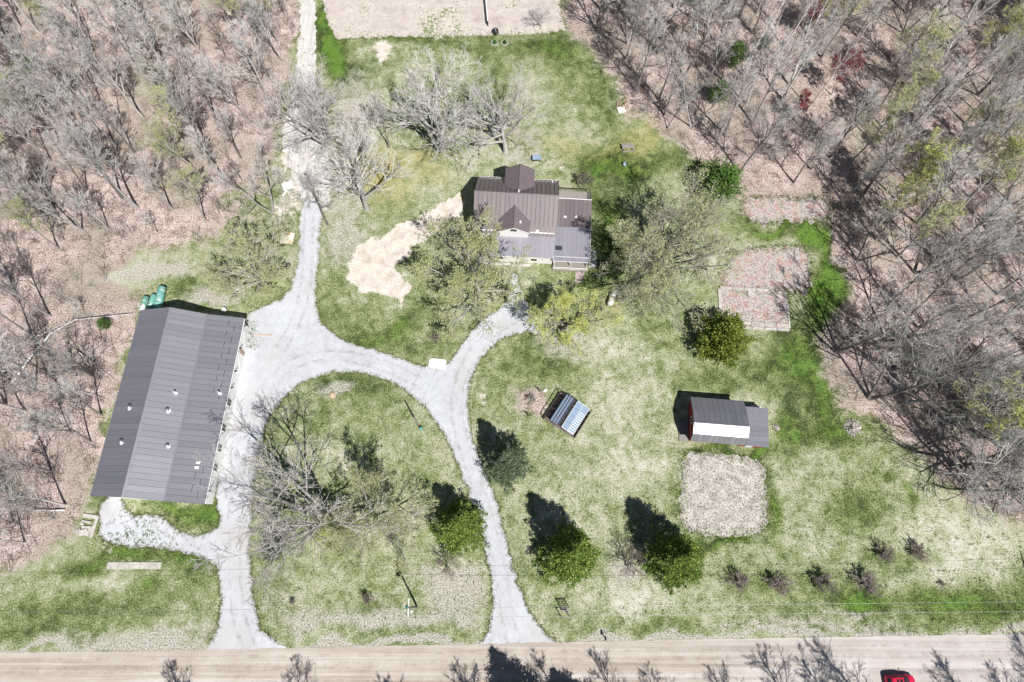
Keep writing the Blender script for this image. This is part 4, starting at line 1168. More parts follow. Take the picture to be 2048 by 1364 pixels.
stamp('bare_tree', broad[2], GREYM, 'bare tree with a leaning grey trunk right of the lane, near the sand patch', G(735, 418), 5.3, 1.35, tilt=(0, -.22))
stamp('bare_tree', broad_m[0], GREYM, 'many stemmed bare tree where the sandy lane narrows', G(655, 290), 2.6, 1.2)
stamp('bare_tree', forest[1], DARKM, 'thin straight bare tree between the lane trees and the tree behind the house', G(778, 294), 1.6, .85)
stamp('dead_tree', forest[2], DARKM, 'slender dead tree standing at the lane side above the square cover', G(655, 448), .6, .9)
stamp('bare_tree', forest_b[0], GREYM, 'bare tree at the wood edge left of the lane bend', G(545, 425), .6, 1.0)
stamp('bare_tree', broad[0], GREYM, 'bare tree leaning over the lane from its left side', G(640, 250), 3.6, .9)
stamp('shrub', shrub[0], BROWN, 'round grey shrub on the lawn above the white slab', G(873, 678), 0, (.85, .85, .8), cat='shrub')
stamp('shrub', shrub[1], BROWN, 'round dark shrub left of the utility pole by the road', G(736, 1196), 1, (.85, .85, .75), cat='shrub')
stamp('shrub', shrub[0], BROWN, 'small dark shrub low on the loop lawn near the left drive', G(586, 1203), 2, (.45, .45, .5), cat='shrub')
stamp('small_conifer', small_pine[1], SPR, 'small dark conifer at the left edge of the loop lawn', G(556, 1098), 2, (.8, .8, .6))
stamp('bare_shrub', broad[1], BROWN, 'bare brown thicket between the two round evergreens', G(1252, 1130), .3, .42, cat='shrub')
stamp('bare_shrub', broad[0], BROWN, 'bare brown bush just below the evergreen on the loop lawn', G(893, 1128), 1.9, .36, cat='shrub')
stamp('shrub', shrub[0], dict(trunk=M['bark_dark'], crown=M['twig_olive']), 'olive shrub in the mulch bed left of the greenhouse', G(1064, 802), 1.1, (.9, .9, .9), cat='shrub')
stamp('bare_shrub', broad[2], GREYM, 'small bare tree between the black tank and the east wood', G(1082, 55), 1.0, .38, cat='tree')
stamp('bare_shrub', orchard[0], BROWN, 'wispy bare bush at the corner of the back deck', G(1166, 372), 1.0, 1.3, cat='shrub')
orch = [(1475, 1162, 1.35, 'first orchard sapling from the left in the row above the road'), (1553, 1167, 1.42, 'second orchard sapling from the left in the row above the road'),
        (1640, 1164, 1.49, 'third orchard sapling from the left in the row above the road'), (1727, 1168, 1.55, 'fourth orchard sapling from the left in the row above the road'),
        (1765, 1108, 1.28, 'orchard sapling of the upper pair, left one'), (1832, 1103, 1.22, 'orchard sapling of the upper pair, right one'), (1882, 1168, .5, 'tiny orchard sapling at the right end of the lower row')]
for i, (px, py, s, lb) in enumerate(orch):
    stamp('fruit_sapling', shrub[i % 2], dict(trunk=M['bark_dark'], crown=M['twig_brown']), lb, G(px, py), i * 1.3, (s * 1.15, s * 1.15, s * .75), group='orchard saplings above the road')

# ---- named trees of the east wood edge
for px, py, pr, mt, s, rz, tl, lb in (
        (1672, 703, forest_b[0], DARKM, 1.15, 1.0, (0, .10), 'many stemmed bare tree at the wood edge right of the concrete bed frame'),
        (1738, 797, forest_b[1], DARKM, 1.30, 0.4, (0, .16), 'tall bare tree leaning right, at the wood corner above the stick pile'),
        (1829, 545, forest_b[2], DARKM, 1.20, 2.0, (0, .10), 'tall forked bare tree inside the east wood, level with the garden'),
        (1950, 872, broad_m[1], DARKM, 1.35, 2.9, (0, .04), 'large spreading bare tree at the lower corner of the east wood'),
        (1724, 392, forest[0], DARKM, 1.30, 1.2, (-.03, .10), 'tall bare tree with a long dark trunk at the inner corner of the east wood'),
        (1832, 445, forest[3], DARKM, 1.20, 4.2, (0, .12), 'tall dark trunked bare tree right of the grassy corner strip'),
        (1905, 935, broad[0], DARKM, 1.15, 1.1, (0, -.05), 'low spreading bare tree overhanging the lawn from the lower east wood'),
        (1985, 985, broad[2], DARKM, 1.1, 2.7, (0, .05), 'bare spreading tree at the bottom corner of the east wood'),
        (1858, 888, forest[4], DARKM, .75, .2, (0, .05), 'slim bare tree on the grass margin of the lower east wood')):
    stamp('tall_tree', pr, mt, lb, G(px, py), rz, s, tilt=tl)
for px, py, s, tl, lb in ((1487, 152, 1.05, (-.05, .0), 'white birch with a forked crown beside the small green pines'), (1673, 285, 1.0, (-.05, .08), 'white dead birch with twisted pale limbs near the red budding tree'), (1548, 110, 1.0, (-.02, .03), 'thin white birch left of the red budding trees'),
                          (1567, 95, .95, (-.02, .05), 'thin white birch next to the leftmost of its clump'), (1590, 145, 1.0, (-.02, .04), 'white birch just below the upper red budding tree'), (1870, 120, .95, (-.02, .06), 'white birch beside the pale trail in the top right corner'), (1905, 92, .9, (-.03, .05), 'white birch next to the trail, nearer the corner'),
                          (105 + 135, 232, .62, (-.04, -.05), 'lone white birch in the upper left wood'), (50, 525, .6, (0, 0), 'bent white birch near the left edge, level with the sand patch'),
                          (1512, 130, 1.05, (-.02, .02), 'white birch between the forked birch and the thin clump'), (1578, 170, 1.1, (-.03, .06), 'long white birch leaning over the lower red budding trees'), (1618, 215, 1.0, (-.02, .03), 'white birch left of the dead birch foot'),
                          (1848, 175, 1.0, (-.02, .05), 'white birch left of the trail pair'), (1892, 205, 1.05, (-.03, .07), 'white birch right of the trail, lower one'), (1996, 240, .9, (-.02, .05), 'white birch near the upper right edge')):
    stamp('birch_tree', birch[int(px) % 3], BIRCH, lb, G(px, py), px * .1, s, tilt=tl)
for px, py, s, lb in ((1662, 190, 1.05, 'red budding tree in the east wood below the birch clump'), (1603, 72, .9, 'small red budding tree near the top of the east wood'), (1588, 238, .75, 'faint red budding sapling left of the dead birch')):
    stamp('red_budding_tree', red_tree[0], REDM, lb, G(px, py), px, s)
for px, py, s, lb in ((1462, 135, .9, 'small green pine below the forked white birch'), (1430, 205, .8, 'pale green pine left of the forked birch foot'), (1522, 98, .5, 'tiny green pine among the thin birches'), (1385, 10, .6, 'small green pine at the top of the east wood'), (60, 150, .8, 'lone small green pine in the upper left wood'), (218, 655, .45, 'small green pine left of the barn roof')):
    stamp('small_pine', small_pine[int(px) % 2], PIN, lb, G(px, py), px, s)

# ---- the woods: countable trees, copied one by one
def inside(poly, x, y): return sdf(poly, np.array([x]), np.array([y]))[0]
LW, LE = poly_w(LITTER_W), poly_w(LITTER_E)
taken = [(o.location.x, o.location.y) for o in bpy.data.objects if o.type == 'EMPTY' and o.get('category') in ('tree',)]
def far(x, y, d):
    return all((x - a) ** 2 + (y - b) ** 2 > d * d for a, b in taken)
def scatter(poly, n, dmin, box, margin, rg, keep=None):
    out = []; tries = 0
    while len(out) < n and tries < n * 120:
        tries += 1
        x, y = rg.uniform(box[0], box[1]), rg.uniform(box[2], box[3])
        if inside(poly, x, y) < margin: continue
        # stay within (a little beyond) the view
        d = (CAM_H * CT + y * ST); px = 1024 + FPX * x / d; py = 682 - FPX * (y * CT - CAM_H * ST) / d
        if px < -90 or px > 2140 or py < -70: continue
        if keep and not keep(px, py): continue
        if not far(x, y, dmin): continue
        out.append((x, y, px, py)); taken.append((x, y))
    return out
rw = random.Random(77)
LAND = [(300, 20, 'the top edge left of the lane'), (20, 20, 'the top left corner'), (12, 330, 'the left edge below the top corner'), (12, 520, 'the bent white birch'), (60, 150, 'the lone green pine'), (240, 232, 'the lone white birch'),
        (570, 120, 'the upper lane'), (560, 300, 'the lane bend'), (470, 440, 'the tree above the parking area'), (120, 600, 'the faint trail'), (12, 760, 'the left edge beside the barn'), (12, 1000, 'the lower left edge'), (200, 800, 'the long barn'), (150, 1060, 'the broken concrete pad'),
        (400, 200, 'the middle of the left wood'), (330, 400, 'the grass behind the barn'), (1140, 40, 'the field corner'), (1250, 215, 'the lumber pile'), (1487, 152, 'the forked white birch'), (1660, 175, 'the red budding tree'), (1673, 285, 'the dead white birch'),
        (1430, 385, 'the dark pine at the wood edge'), (1560, 395, 'the reddish leaf margin'), (1660, 470, 'the bright grass strip'), (1900, 60, 'the pale trail'), (2035, 20, 'the top right corner'), (2035, 250, 'the upper right edge'), (2035, 480, 'the right edge'),
        (2035, 720, 'the right edge below the middle'), (1829, 545, 'the tall forked tree'), (1738, 797, 'the tall leaning tree'), (1950, 872, 'the large spreading tree'), (2035, 1010, 'the lower right edge'), (1300, 20, 'the top edge right of the field'), (1700, 20, 'the top edge above the red trees'), (1850, 300, 'the middle of the right wood')]
used_labels = {}
def describe(px, py, tone, sc, lean):
    """say which tree it is: its look, then the nearest thing one can find and on which side of it"""
    lx, ly, nm = min(LAND, key=lambda l: (l[0] - px) ** 2 + (l[1] - py) ** 2)
    dx, dy = px - lx, py - ly; d = math.hypot(dx, dy)
    side = ('above' if dy < -abs(dx) * .5 else 'below' if dy > abs(dx) * .5 else '')
    if abs(dx) > abs(dy) * .5: side = (side + ' and ' if side else '') + ('left of' if dx < 0 else 'right of')
    elif side == 'above': side = 'above'
    far_ = 'at the foot of' if d < 22 else ('close ' if d < 60 else 'farther ' if d > 120 else '') + side
    size = 'short' if sc < .8 else 'tall' if sc > 1.05 else 'middling'
    ln = ''
    if lean[1] < -.03: ln = ' left leaning'
    elif lean[1] > .05: ln = ' right leaning'
    lab = f'{size}{ln} {tone} {far_} {nm}'
    w = lab.split()
    if len(w) > 16: lab = f'{tone} {far_} {nm}'
    return lab
keepw = lambda px, py: not (py > 520 and py < 610 and px > 60) and not (py > 590 and px > 205)
for x, y, px, py in scatter(LW, 120, 3.5, (-125, -30, 5, 125), 1.0, rw, keepw):
    lean = rw.gauss(0, .035), rw.gauss(0, .035)
    if rw.random() < .15 and py < 500:
        s_ = rw.uniform(.7, 1.0)
        stamp('forest_tree', rw.choice(forest_leaf), OLIVE, describe(px, py, 'faintly budding tree', s_, lean), (x, y, 0), rw.uniform(0, 6.3), s_, group='budding trees of the left wood', tilt=lean)
    else:
        pr = rw.choice(forest + forest_b[:1]); s_ = rw.uniform(.80, 1.22)
        south = py > 580; s_ *= .8 if south else 1
        mt = rw.choice([GREYM, GREYM, DARKM])
        stamp('forest_tree', pr, mt, describe(px, py, 'bare grey tree' if mt is GREYM else 'bare dark trunked tree', s_, lean), (x, y, 0), rw.uniform(0, 6.3), s_, group='bare trees beside the barn' if south else 'bare trees of the left wood', tilt=lean)
for x, y, px, py in scatter(LE, 165, 3.5, (8, 125, -5, 125), 1.2, rw):
    lean = rw.gauss(0, .04), rw.gauss(0.02, .04)
    u = rw.random()
    leafy = px > 1700 and py < 560
    if u < (.42 if leafy else .06):
        s_ = rw.uniform(.75, 1.15)
        stamp('forest_tree', rw.choice(forest_leaf), OLIVE if rw.random() < .6 else dict(OLIVE, leaves=M['leaf_yellow']), describe(px, py, 'yellow green budding tree', s_, lean), (x, y, 0), rw.uniform(0, 6.3), s_, group='budding trees of the right wood', tilt=lean)
    elif u < .36 and py < 330 and 1380 < px < 1950:
        s_ = rw.uniform(.8, 1.05)
        stamp('birch_tree', rw.choice(birch), BIRCH, describe(px, py, 'thin pale birch', s_, lean), (x, y, 0), rw.uniform(0, 6.3), s_, group='thin birches of the right wood', tilt=lean)
    else:
        dk = rw.random() < .5; s_ = rw.uniform(.8, 1.3)
        stamp('forest_tree', rw.choice(forest + forest_b), DARKM if dk else GREYM, describe(px, py, 'bare dark trunked tree' if dk else 'bare grey tree', s_, lean), (x, y, 0), rw.uniform(0, 6.3), s_, group='dark trunked trees of the right wood' if dk else 'bare trees of the right wood', tilt=lean)

for x, y, px, py in scatter(LW, 45, 2.2, (-125, -30, 5, 125), .4, rw, keepw) + scatter(LE, 70, 2.2, (8, 125, -5, 125), .4, rw):
    lean = rw.gauss(0, .08), rw.gauss(0, .08); s_ = rw.uniform(.8, 1.6)
    mt = rw.choice([GREYM, DARKM, BROWN]); tone = {id(GREYM): 'thin grey sapling', id(DARKM): 'thin dark stemmed sapling', id(BROWN): 'thin brown sapling'}[id(mt)]
    stamp('forest_sapling', rw.choice(sapling), mt, describe(px, py, tone, s_ * .8, lean), (x, y, 0), rw.uniform(0, 6.3), s_, group='saplings under the forest trees', tilt=lean)
# ---- trees on the far side of the road (only their shadows reach the road)
sh = random.Random(9)
for i, tx in enumerate((330, 590, 770, 900, 1090, 1200, 1290, 1410, 1530, 1610, 1700, 1900, 1990, 2080)):
    p = P(tx, 1364); s = sh.uniform(.9, 1.2)
    stamp('roadside_tree', sh.choice(forest), GREYM, 'bare tree below the dirt road, outside the picture, casting a branching shadow', (p.x + 6.0 * s, p.y + 2.8 - 11.4 * s + sh.uniform(-.8, 1.2), 0), i * 1.7, s, group='trees south of the road')
for px_, s in ((1018, (1.0, 1.0, 1.40)), (1118, (.9, .9, 1.0))):
    p = P(px_, 1364)
    stamp('roadside_spruce', spruce, SPR, 'dark spruce below the dirt road, outside the picture, casting a dense shadow', (p.x + 3.2, p.y - 5.5, 0), px_, s, group='spruces south of the road')

# ---- undergrowth of the woods: brush nobody could count
def undergrowth(name, poly, box, n, seed, keep=None):
    rg = np.random.default_rng(seed); C = []
    X = rg.uniform(box[0], box[1], n * 4); Y = rg.uniform(box[2], box[3], n * 4)
    d = sdf(poly, X, Y); ok = d > .2
    pat = wav(X, Y, 26.0) + rg.normal(0, .6, len(X)) > -.3
    X, Y = X[ok & pat][:n], Y[ok & pat][:n]
    dd = CAM_H * CT + Y * ST; px = 1024 + FPX * X / dd; py = 682 - FPX * (Y * CT - CAM_H * ST) / dd
    v = (px > -60) & (px < 2110) & (py > -50)
    if keep is not None: v &= keep(px, py)
    X, Y = X[v], Y[v]
    m = len(X); k = 6
    o = np.repeat(np.stack([X, Y, np.zeros(m)], 1), k, 0)
    o[:, :2] += rg.normal(0, .35, (m * k, 2))
    dr = rg.normal(0, .5, (m * k, 3)); dr[:, 2] = 1
    L = np.repeat(np.where(rg.uniform(0, 1, m) < .35, rg.uniform(3.5, 8.0, m), rg.uniform(1.0, 3.2, m)), k) * rg.uniform(.5, 1.2, m * k)
    dr[:, :2] *= np.where(L > 3, .45, 1.0)[:, None]
    p = grow(rg, o, dr, L, 4, .12, .05); r = np.linspace(.026, .010, 4)[None] * (.7 + .12 * L[:, None])
    q, rq, _ = children(rg, p, r, L, 4, .3, 1, .6, .2, .42, 2, .15, .03, .4, .7, .012)
    me = np_mesh(name, *join([tubes(p, r, 3), tubes(q, rq, 3)]), smooth=True)
    me.materials.append(M['twig_dark'])
    o_ = obj(name, me); tag(o_, None, None, None, 'stuff')
    return o_
tag(undergrowth('undergrowth', LW, (-125, -30, 0, 125), 1500, 5, lambda px, py: ~((py > 590) & (px > 215))), 'thin brown brush growing between the trees left of the lane', 'brush')
tag(undergrowth('undergrowth', LE, (8, 125, -8, 125), 2200, 6), 'thin brown brush growing between the trees of the right wood', 'brush')

# ================================================================== SMALLER THINGS
def ang_px(a, b):
    v = P(*b) - P(*a); return math.atan2(v.y, v.x)
# propane tank
t = thing('propane_tank', 'white capsule propane tank lying on the lawn right of the yellow green tree', 'tank', G(1223, 600), ang_px((1217, 612), (1228, 582)))
n = 8; pr_ = [(-1.45 - .0, .02)]
pts = []; rad = []
for i in range(9):
    a = -math.pi / 2 + math.pi / 2 * i / 8
    pts.append((-1.0 + .5 * math.sin(a), 0, .75)); rad.append(max(.02, .5 * math.cos(a)))
for i in range(1, 9):
    a = math.pi / 2 * i / 8
    pts.append((1.0 + .5 * math.sin(a), 0, .75)); rad.append(max(.02, .5 * math.cos(a)))
MB().tube(pts, rad, 16).build('tank_body', M['white_metal'], t)
MB().lathe([(.16, 0), (.16, .14), (.10, .19), (0, .20)], (.1, 0, 1.22), 12).build('valve_dome', M['grey_metal'], t)
for x in (-.8, .8): MB().box((x, 0, .16), (.2, .8, .32)).build('saddle', M['concrete'], t)
# white slab at the fork
t = thing('white_slab', 'white rounded slab lying on the gravel at the driveway fork', 'slab', G(875, 728), math.radians(-6))
def rrect(w, d, r, n=5):
    o = []
    for cx, cy, a0 in ((w / 2 - r, d / 2 - r, 0), (-w / 2 + r, d / 2 - r, 90), (-w / 2 + r, -d / 2 + r, 180), (w / 2 - r, -d / 2 + r, 270)):
        for i in range(n + 1):
            a = math.radians(a0 + 90 * i / n); o.append((cx + r * math.cos(a), cy + r * math.sin(a)))
    return o
MB().prism(rrect(2.95, 1.75, .45), .02, .18).build('slab_top', M['white_wall'], t)
# square cover by the lane
t = thing('well_cover', 'square cream cover with a rust stained corner beside the lane', 'cover', G(576, 478), math.radians(-6))
MB().box((0, 0, .20), (2.15, 2.15, .40)).build('box', M['concrete'], t)
MB().box((0, 0, .45), (2.3, 2.3, .10), bev=.03).build('lid', M['rust_cream'], t)
MB().tube([(.1, 1.35, 0), (.1, 1.35, .7)], .06, 8).build('pipe', M['black_metal'], t)
# three tanks behind the barn
for (a, b), r_, mt, lb in ((((283, 622), (293, 592)), .50, 'tank_pale', 'whitish green tank lying behind the barn, shortest and leftmost of three'), (((298, 620), (309, 588)), .52, 'tank_green', 'green tank lying behind the barn, middle one of three'),
                           (((314, 622), (325, 572)), .68, 'tank_green', 'longest green tank lying behind the barn, rightmost of three')):
    A, B = base_of(*a, r_ + .2), base_of(*b, r_ + .2)
    c = (A + B) / 2; L = (B - A).length
    t = thing('storage_tank', lb, 'tank', c, math.atan2((B - A).y, (B - A).x), group='tanks lying behind the barn')
    zc = r_ + .2; h = L / 2 - r_ * .35
    MB().tube([(-h - r_ * .35, 0, zc), (-h - r_ * .3, 0, zc), (-h - r_ * .15, 0, zc), (-h, 0, zc), (h, 0, zc), (h + r_ * .15, 0, zc), (h + r_ * .3, 0, zc), (h + r_ * .35, 0, zc)], [.05, r_ * .5, r_ * .85, r_, r_, r_ * .85, r_ * .5, .05], 18).build('tank_body', M[mt], t)
    MB().tube([(h * .99 - .02, 0, zc), (h * .99 + .03, 0, zc)], r_ * 1.03, 18).build('end_band', M['black_metal'], t)
    MB().tube([(-h * .4, 0, zc + r_ - .02), (-h * .4, 0, zc + r_ + .16)], .12, 10).build('filler_cap', M['grey_metal'], t)
    for x in (-h * .6, h * .6): MB().box((x, 0, .2), (.18, r_ * 1.5, .4)).build('saddle', M['dark_wood'], t)
# barrel and tyre at the barn corner
t = thing('white_barrel', 'white barrel with dark hoop standing behind the barn gable', 'barrel', G(451, 622), 0)
MB().lathe([(0, 0), (.34, 0), (.38, .3), (.38, .6), (.34, .9), (.30, .9), (.30, .86), (0, .86)], (0, 0, 0), 14).build('body', M['white_metal'], t)
MB().lathe([(.385, .42), (.40, .45), (.385, .48)], (0, 0, 0), 14).build('hoop', M['black_metal'], t)
t = thing('old_tyre', 'pale weathered tyre lying at the barn corner by the parking area', 'tyre', G(490, 643), 0)
m = MB()
for k in range(1):
    pr2 = [(.22 + .11 + .11 * math.cos(a), .11 + .11 * math.sin(a)) for a in [2 * math.pi * i / 10 for i in range(11)]]
    m.lathe(pr2, (0, 0, 0), 18)
m.build('tyre_ring', M['concrete'], t)
# plank on the gravel
t = thing('timber_plank', 'tan timber plank lying on the parking gravel near the barn', 'plank', G(526, 670), math.radians(-2))
MB().box((0, 0, .08), (3.2, .22, .10), bev=.01).build('board', M['tan_wood'], t)
# boulder
def boulder(name, label, px, py, r_, mat, cat='boulder', group=None):
    rg = random.Random(int(px * 7 + py)); t = MB(); n = 9; V = []
    prof = [(0, 0), (.85, .02), (1, .25), (.9, .55), (.55, .78), (0, .85)]
    for ri, (pr3, z) in enumerate(prof):
        for k in range(n):
            a = 2 * math.pi * k / n; q = 1 + rg.uniform(-.18, .18)
            V.append((r_ * pr3 * q * math.cos(a) * 1.15, r_ * pr3 * q * math.sin(a), r_ * z * (1 + rg.uniform(-.08, .08))))
    F = [(i * n + k, i * n + (k + 1) % n, (i + 1) * n + (k + 1) % n, (i + 1) * n + k) for i in range(len(prof) - 1) for k in range(n)]
    t.add(V, F)
    o = t.build(name, M[mat], None, G(px, py), rg.uniform(0, 6))
    return tag(o, label, cat, group)
boulder('boulder', 'tan boulder in the pale stone patch at the top of the loop lawn', 665, 790, .5, 'tan_wood')
boulder('white_rock', 'small white rock in the mulch bed near the greenhouse corner', 1090, 781, .3, 'white_wall')
# concrete bed frame right of the yew
t = thing('bed_frame', 'old rectangular concrete bed frame full of red leaves', 'garden bed', G(1508, 618), math.radians(-3.5))
Wd, Dp = 5.9, 3.7
o_ = sheet('leaf_bed', ragged([(-Wd, -Dp), (Wd, -Dp), (Wd, Dp), (-Wd, Dp)], .3, .05, world=True, smooth=0), .05, M['plot_red'], t); del o_['kind']
for i in range(4):
    MB().box((-Wd + .1 + Wd * .36 * (i + .5) * 1.0, Dp, .11), (Wd * .35, .55, .20), bev=.03).build('concrete_block', M['pale_concrete'], t)
for i in range(3): MB().box((-Wd, Dp - 1.3 - i * 2.1, .10), (.5, 1.95, .18), bev=.03).build('concrete_block', M['concrete'], t)
for j, y in enumerate((-Dp + .1, -Dp + 1.0)):
    for i in range(4): MB().box((-Wd + 4.2 + i * 2.15, y, .09), (2.05, .45, .15), bev=.03).build('concrete_block', M['pale_concrete'], t)
MB().box((-.3, Dp - .8, .10), (1.3, 1.2, .16), bev=.03).build('concrete_block', M['pale_concrete'], t)
for i in range(3): MB().box((Wd, Dp - 3.2 - i * 1.5, .09), (.3, 1.4, .14), bev=.03).build('concrete_block', M['concrete'], t)
# long strip of slabs on the lower left grass
t = thing('concrete_strip', 'long narrow strip of pale slabs on the grass below the barn', 'slab', G(269, 1131), 0)
for i in range(5): MB().box((-3.3 + i * 1.65, 0, .06), (1.62, 1.0, .14), bev=.03).build('slab', M['pale_concrete'], t)
# broken pad at the wood edge
t = thing('broken_pad', 'broken pale concrete pad with fallen slabs at the wood edge', 'rubble', G(178, 1054), math.radians(-8))
MB().box((.9, .1, .15), (.45, 3.2, .3), bev=.04).build('kerb', M['pale_concrete'], t)
MB().box((-.2, 1.6, .12), (2.4, .6, .24), bev=.04).build('slab', M['pale_concrete'], t)
for dx, dy, w, d, a in ((-.4, -.1, 1.3, .4, .1), (-.6, .7, 1.5, .35, -.05), (-.5, -.9, 1.2, .9, .3), (.3, -.6, .5, 1.6, -.2), (-1.4, -.8, .8, .6, .6), (-1.2, .3, .7, .4, -.3)):
    MB().box((dx, dy, .10 + R.uniform(0, .08)), (w, d, .16), rz=a, rx=R.uniform(-.08, .08), bev=.03).build('slab', M['pale_concrete'], t)
# arbour by the road
t = thing('garden_arbour', 'small weathered wooden arbour on the grass near the drive mouth', 'arbour', G(1130, 1224), 0)
for x in (-.62, .62):
    for y in (-.62, .62): MB().box((x, y, 1.0), (.11, .11, 2.0)).build('post', M['grey_wood'], t)
for y in (-.62, .62): MB().box((0, y, 2.04), (1.5, .10, .10)).build('rail', M['grey_wood'], t)
for i in range(6): MB().bar((-.6 + i * .24, .62, .3), (-.6 + i * .24, .62, 1.95), .04).build('slat', M['dark_wood'], t)
for z in (.5, .9, 1.3, 1.7): MB().bar((-.6, .66, z), (.6, .66, z), .04).build('slat', M['dark_wood'], t)
MB().box((0, .25, .45), (1.1, .45, .05)).build('seat', M['grey_wood'], t)
# mailbox
t = thing('mailbox', 'black mailbox on a post at the road verge', 'mailbox', G(1209, 1274), 0)
MB().box((0, 0, .55), (.10, .10, 1.1)).build('post', M['dark_wood'], t)
m = MB(); pr4 = [(-.11, 1.1), (.11, 1.1), (.11, 1.26)] + [(.11 * math.cos(a), 1.26 + .11 * math.sin(a)) for a in [math.pi * i / 8 for i in range(1, 8)]] + [(-.11, 1.26)]
pent(m, pr4, -.40, .22); b_ = m.build('box', M['black_metal'], t)
MB().box((.13, -.1, 1.32), (.02, .05, .22)).build('flag', M['red_paint'], t)
# utility pole with transformer
def utility(name, label, base, h, arm=True, xf=True, group=None):
    t = thing(name, label, 'pole', base, 0, group)
    MB().tube([(0, 0, 0), (0, 0, h * .5), (0, 0, h)], [.17, .14, .11], 10).build('pole', M['pole_wood'], t)
    if arm:
        MB().box((0, 0, h - .25), (.12, 2.7, .14)).build('crossarm', M['white_paint'], t)
        for y in (-1.25, 1.25): MB().lathe([(.05, 0), (.07, .08), (.04, .16), (0, .2)], (0, y, h - .17), 8).build('insulator', M['white_metal'], t)
        MB().lathe([(.05, 0), (.07, .08), (.04, .16), (0, .2)], (0, 0, h), 8).build('insulator', M['white_metal'], t)
        for s in (-1, 1): MB().bar((.08, s * .75, h - .3), (.08, 0, h - 1.0), .04).build('brace', M['grey_metal'], t)
    if xf:
        MB().lathe([(0, 0), (.27, 0), (.27, .85), (.2, .95), (0, .97)], (-.42, .1, h - 2.3), 14).build('transformer', M['teal'], t)
        MB().box((-.2, .1, h - 1.9), (.2, .12, .4)).build('bracket', M['grey_metal'], t)
        MB().lathe([(.03, 0), (.06, .1), (.03, .2)], (-.42, .1, h - 1.35), 8).build('bushing', M['white_metal'], t)
        MB().lathe([(.18, 0), (.22, .12), (.1, .2), (0, .22)], (.30, -.45, h - 1.2), 12).build('lamp_head', M['white_metal'], t)
        MB().bar((0, 0, h - 1.15), (.30, -.45, h - 1.05), .05).build('lamp_arm', M['grey_metal'], t)
    return t
pb = G(834, 1213)
utility('utility_pole', 'utility pole with crossarm and teal transformer above the road', pb, 9.2)
MB_ = MB()
up2 = G(840, 857)
utility('service_pole', 'slim service pole on the loop lawn near the drive curve', up2, 7.4, False, False)
MB().box((up2.x + .25, up2.y - .15, .45), (.4, .4, .9), bev=.05).build('meter_box', M['teal'], None)
mb = bpy.data.objects['meter_box']; tag(mb, 'small teal meter box at the foot of the service pole', 'meter box')
for sx in (-98, 96):
    utility('utility_pole', 'utility pole along the road, outside the picture', Vector((pb.x + sx, pb.y + (.9 if sx > 0 else -.9), 0)), 9.2, True, False, 'roadside poles beyond the frame')
def wire(name, label, a, b, sag, r_=.018):
    a = Vector(a); b = Vector(b); n = 24
    pts = [a.lerp(b, i / n) - Vector((0, 0, sag * 4 * (i / n) * (1 - i / n))) for i in range(n + 1)]
    o = MB().tube(pts, r_, 5).build(name, M['wire'], None)
    return tag(o, label, 'wire')
for y, z, lb in ((0, 9.35, 'top'), (-1.25, 9.15, 'lower')):
    wire('overhead_wire', f'{lb} overhead wire running right from the utility pole along the road', (pb.x, pb.y + y, z), (pb.x + 96, pb.y + y + .9, z), .9)
wire('overhead_wire', 'overhead wire running left from the utility pole along the road', (pb.x, pb.y, 9.35), (pb.x - 98, pb.y - .9, 9.35), .9)
wire('service_wire', 'dark service wire from the lawn pole up to the house', (up2.x, up2.y, 7.3), (-2.6, 57.9, 5.6), .6, .016)
wire('service_wire', 'service wire between the two poles over the loop lawn', (pb.x, pb.y, 8.6), (up2.x, up2.y, 7.2), .5, .014)
# clothes line in the mulch bed
a_, b_ = G(1079, 783), G(1056, 832)
t = thing('clothes_line', 'two dark posts with a line between them in the mulch bed', 'clothes line', (a_ + b_) / 2, math.atan2((b_ - a_).y, (b_ - a_).x))
h = (b_ - a_).length / 2
for s in (-1, 1):
    MB().box((s * h, 0, .6), (.12, .12, 1.2)).build('post', M['dark_wood'], t); MB().box((s * h, 0, 1.2), (.10, .9, .10)).build('crossbar', M['dark_wood'], t)
MB().tube([(-h, 0, 1.22), (-h * .5, 0, 1.12), (0, 0, 1.08), (h * .5, 0, 1.12), (h, 0, 1.22)], .02, 6).build('line', M['tan_wood'], t)
# picnic table
t = thing('picnic_table', 'weathered grey picnic table on the back lawn below the lumber pile', 'table', G(1255, 298), math.radians(6))
for i in range(5): MB().box((0, -.34 + i * .17, .76), (2.3, .15, .05)).build('plank', M['grey_wood'], t)
for s in (-1, 1):
    for i in range(2): MB().box((0, s * (.78 + i * .15), .45), (2.3, .13, .05)).build('plank', M['grey_wood'], t)
    MB().bar((s * .85, -.75, 0), (s * .85, .2, .74), .09).build('leg', M['dark_wood'], t); MB().bar((s * .85, .75, 0), (s * .85, -.2, .74), .09).build('leg', M['dark_wood'], t)
    MB().box((s * .85, 0, .40), (.06, 1.9, .10)).build('cross_beam', M['dark_wood'], t)
# blue cart table
t = thing('blue_table', 'blue topped table standing on the lawn behind the house', 'table', G(1073, 320), 0)
MB().box((0, 0, .85), (1.6, 1.0, .08), bev=.03).build('table_top', M['blue_top'], t)
for x in (-.7, .7):
    for y in (-.4, .4): MB().box((x, y, .41), (.08, .08, .82)).build('leg', M['black_metal'], t)
MB().box((-.2, 0, .35), (1.1, .8, .05)).build('shelf', M['black_metal'], t)
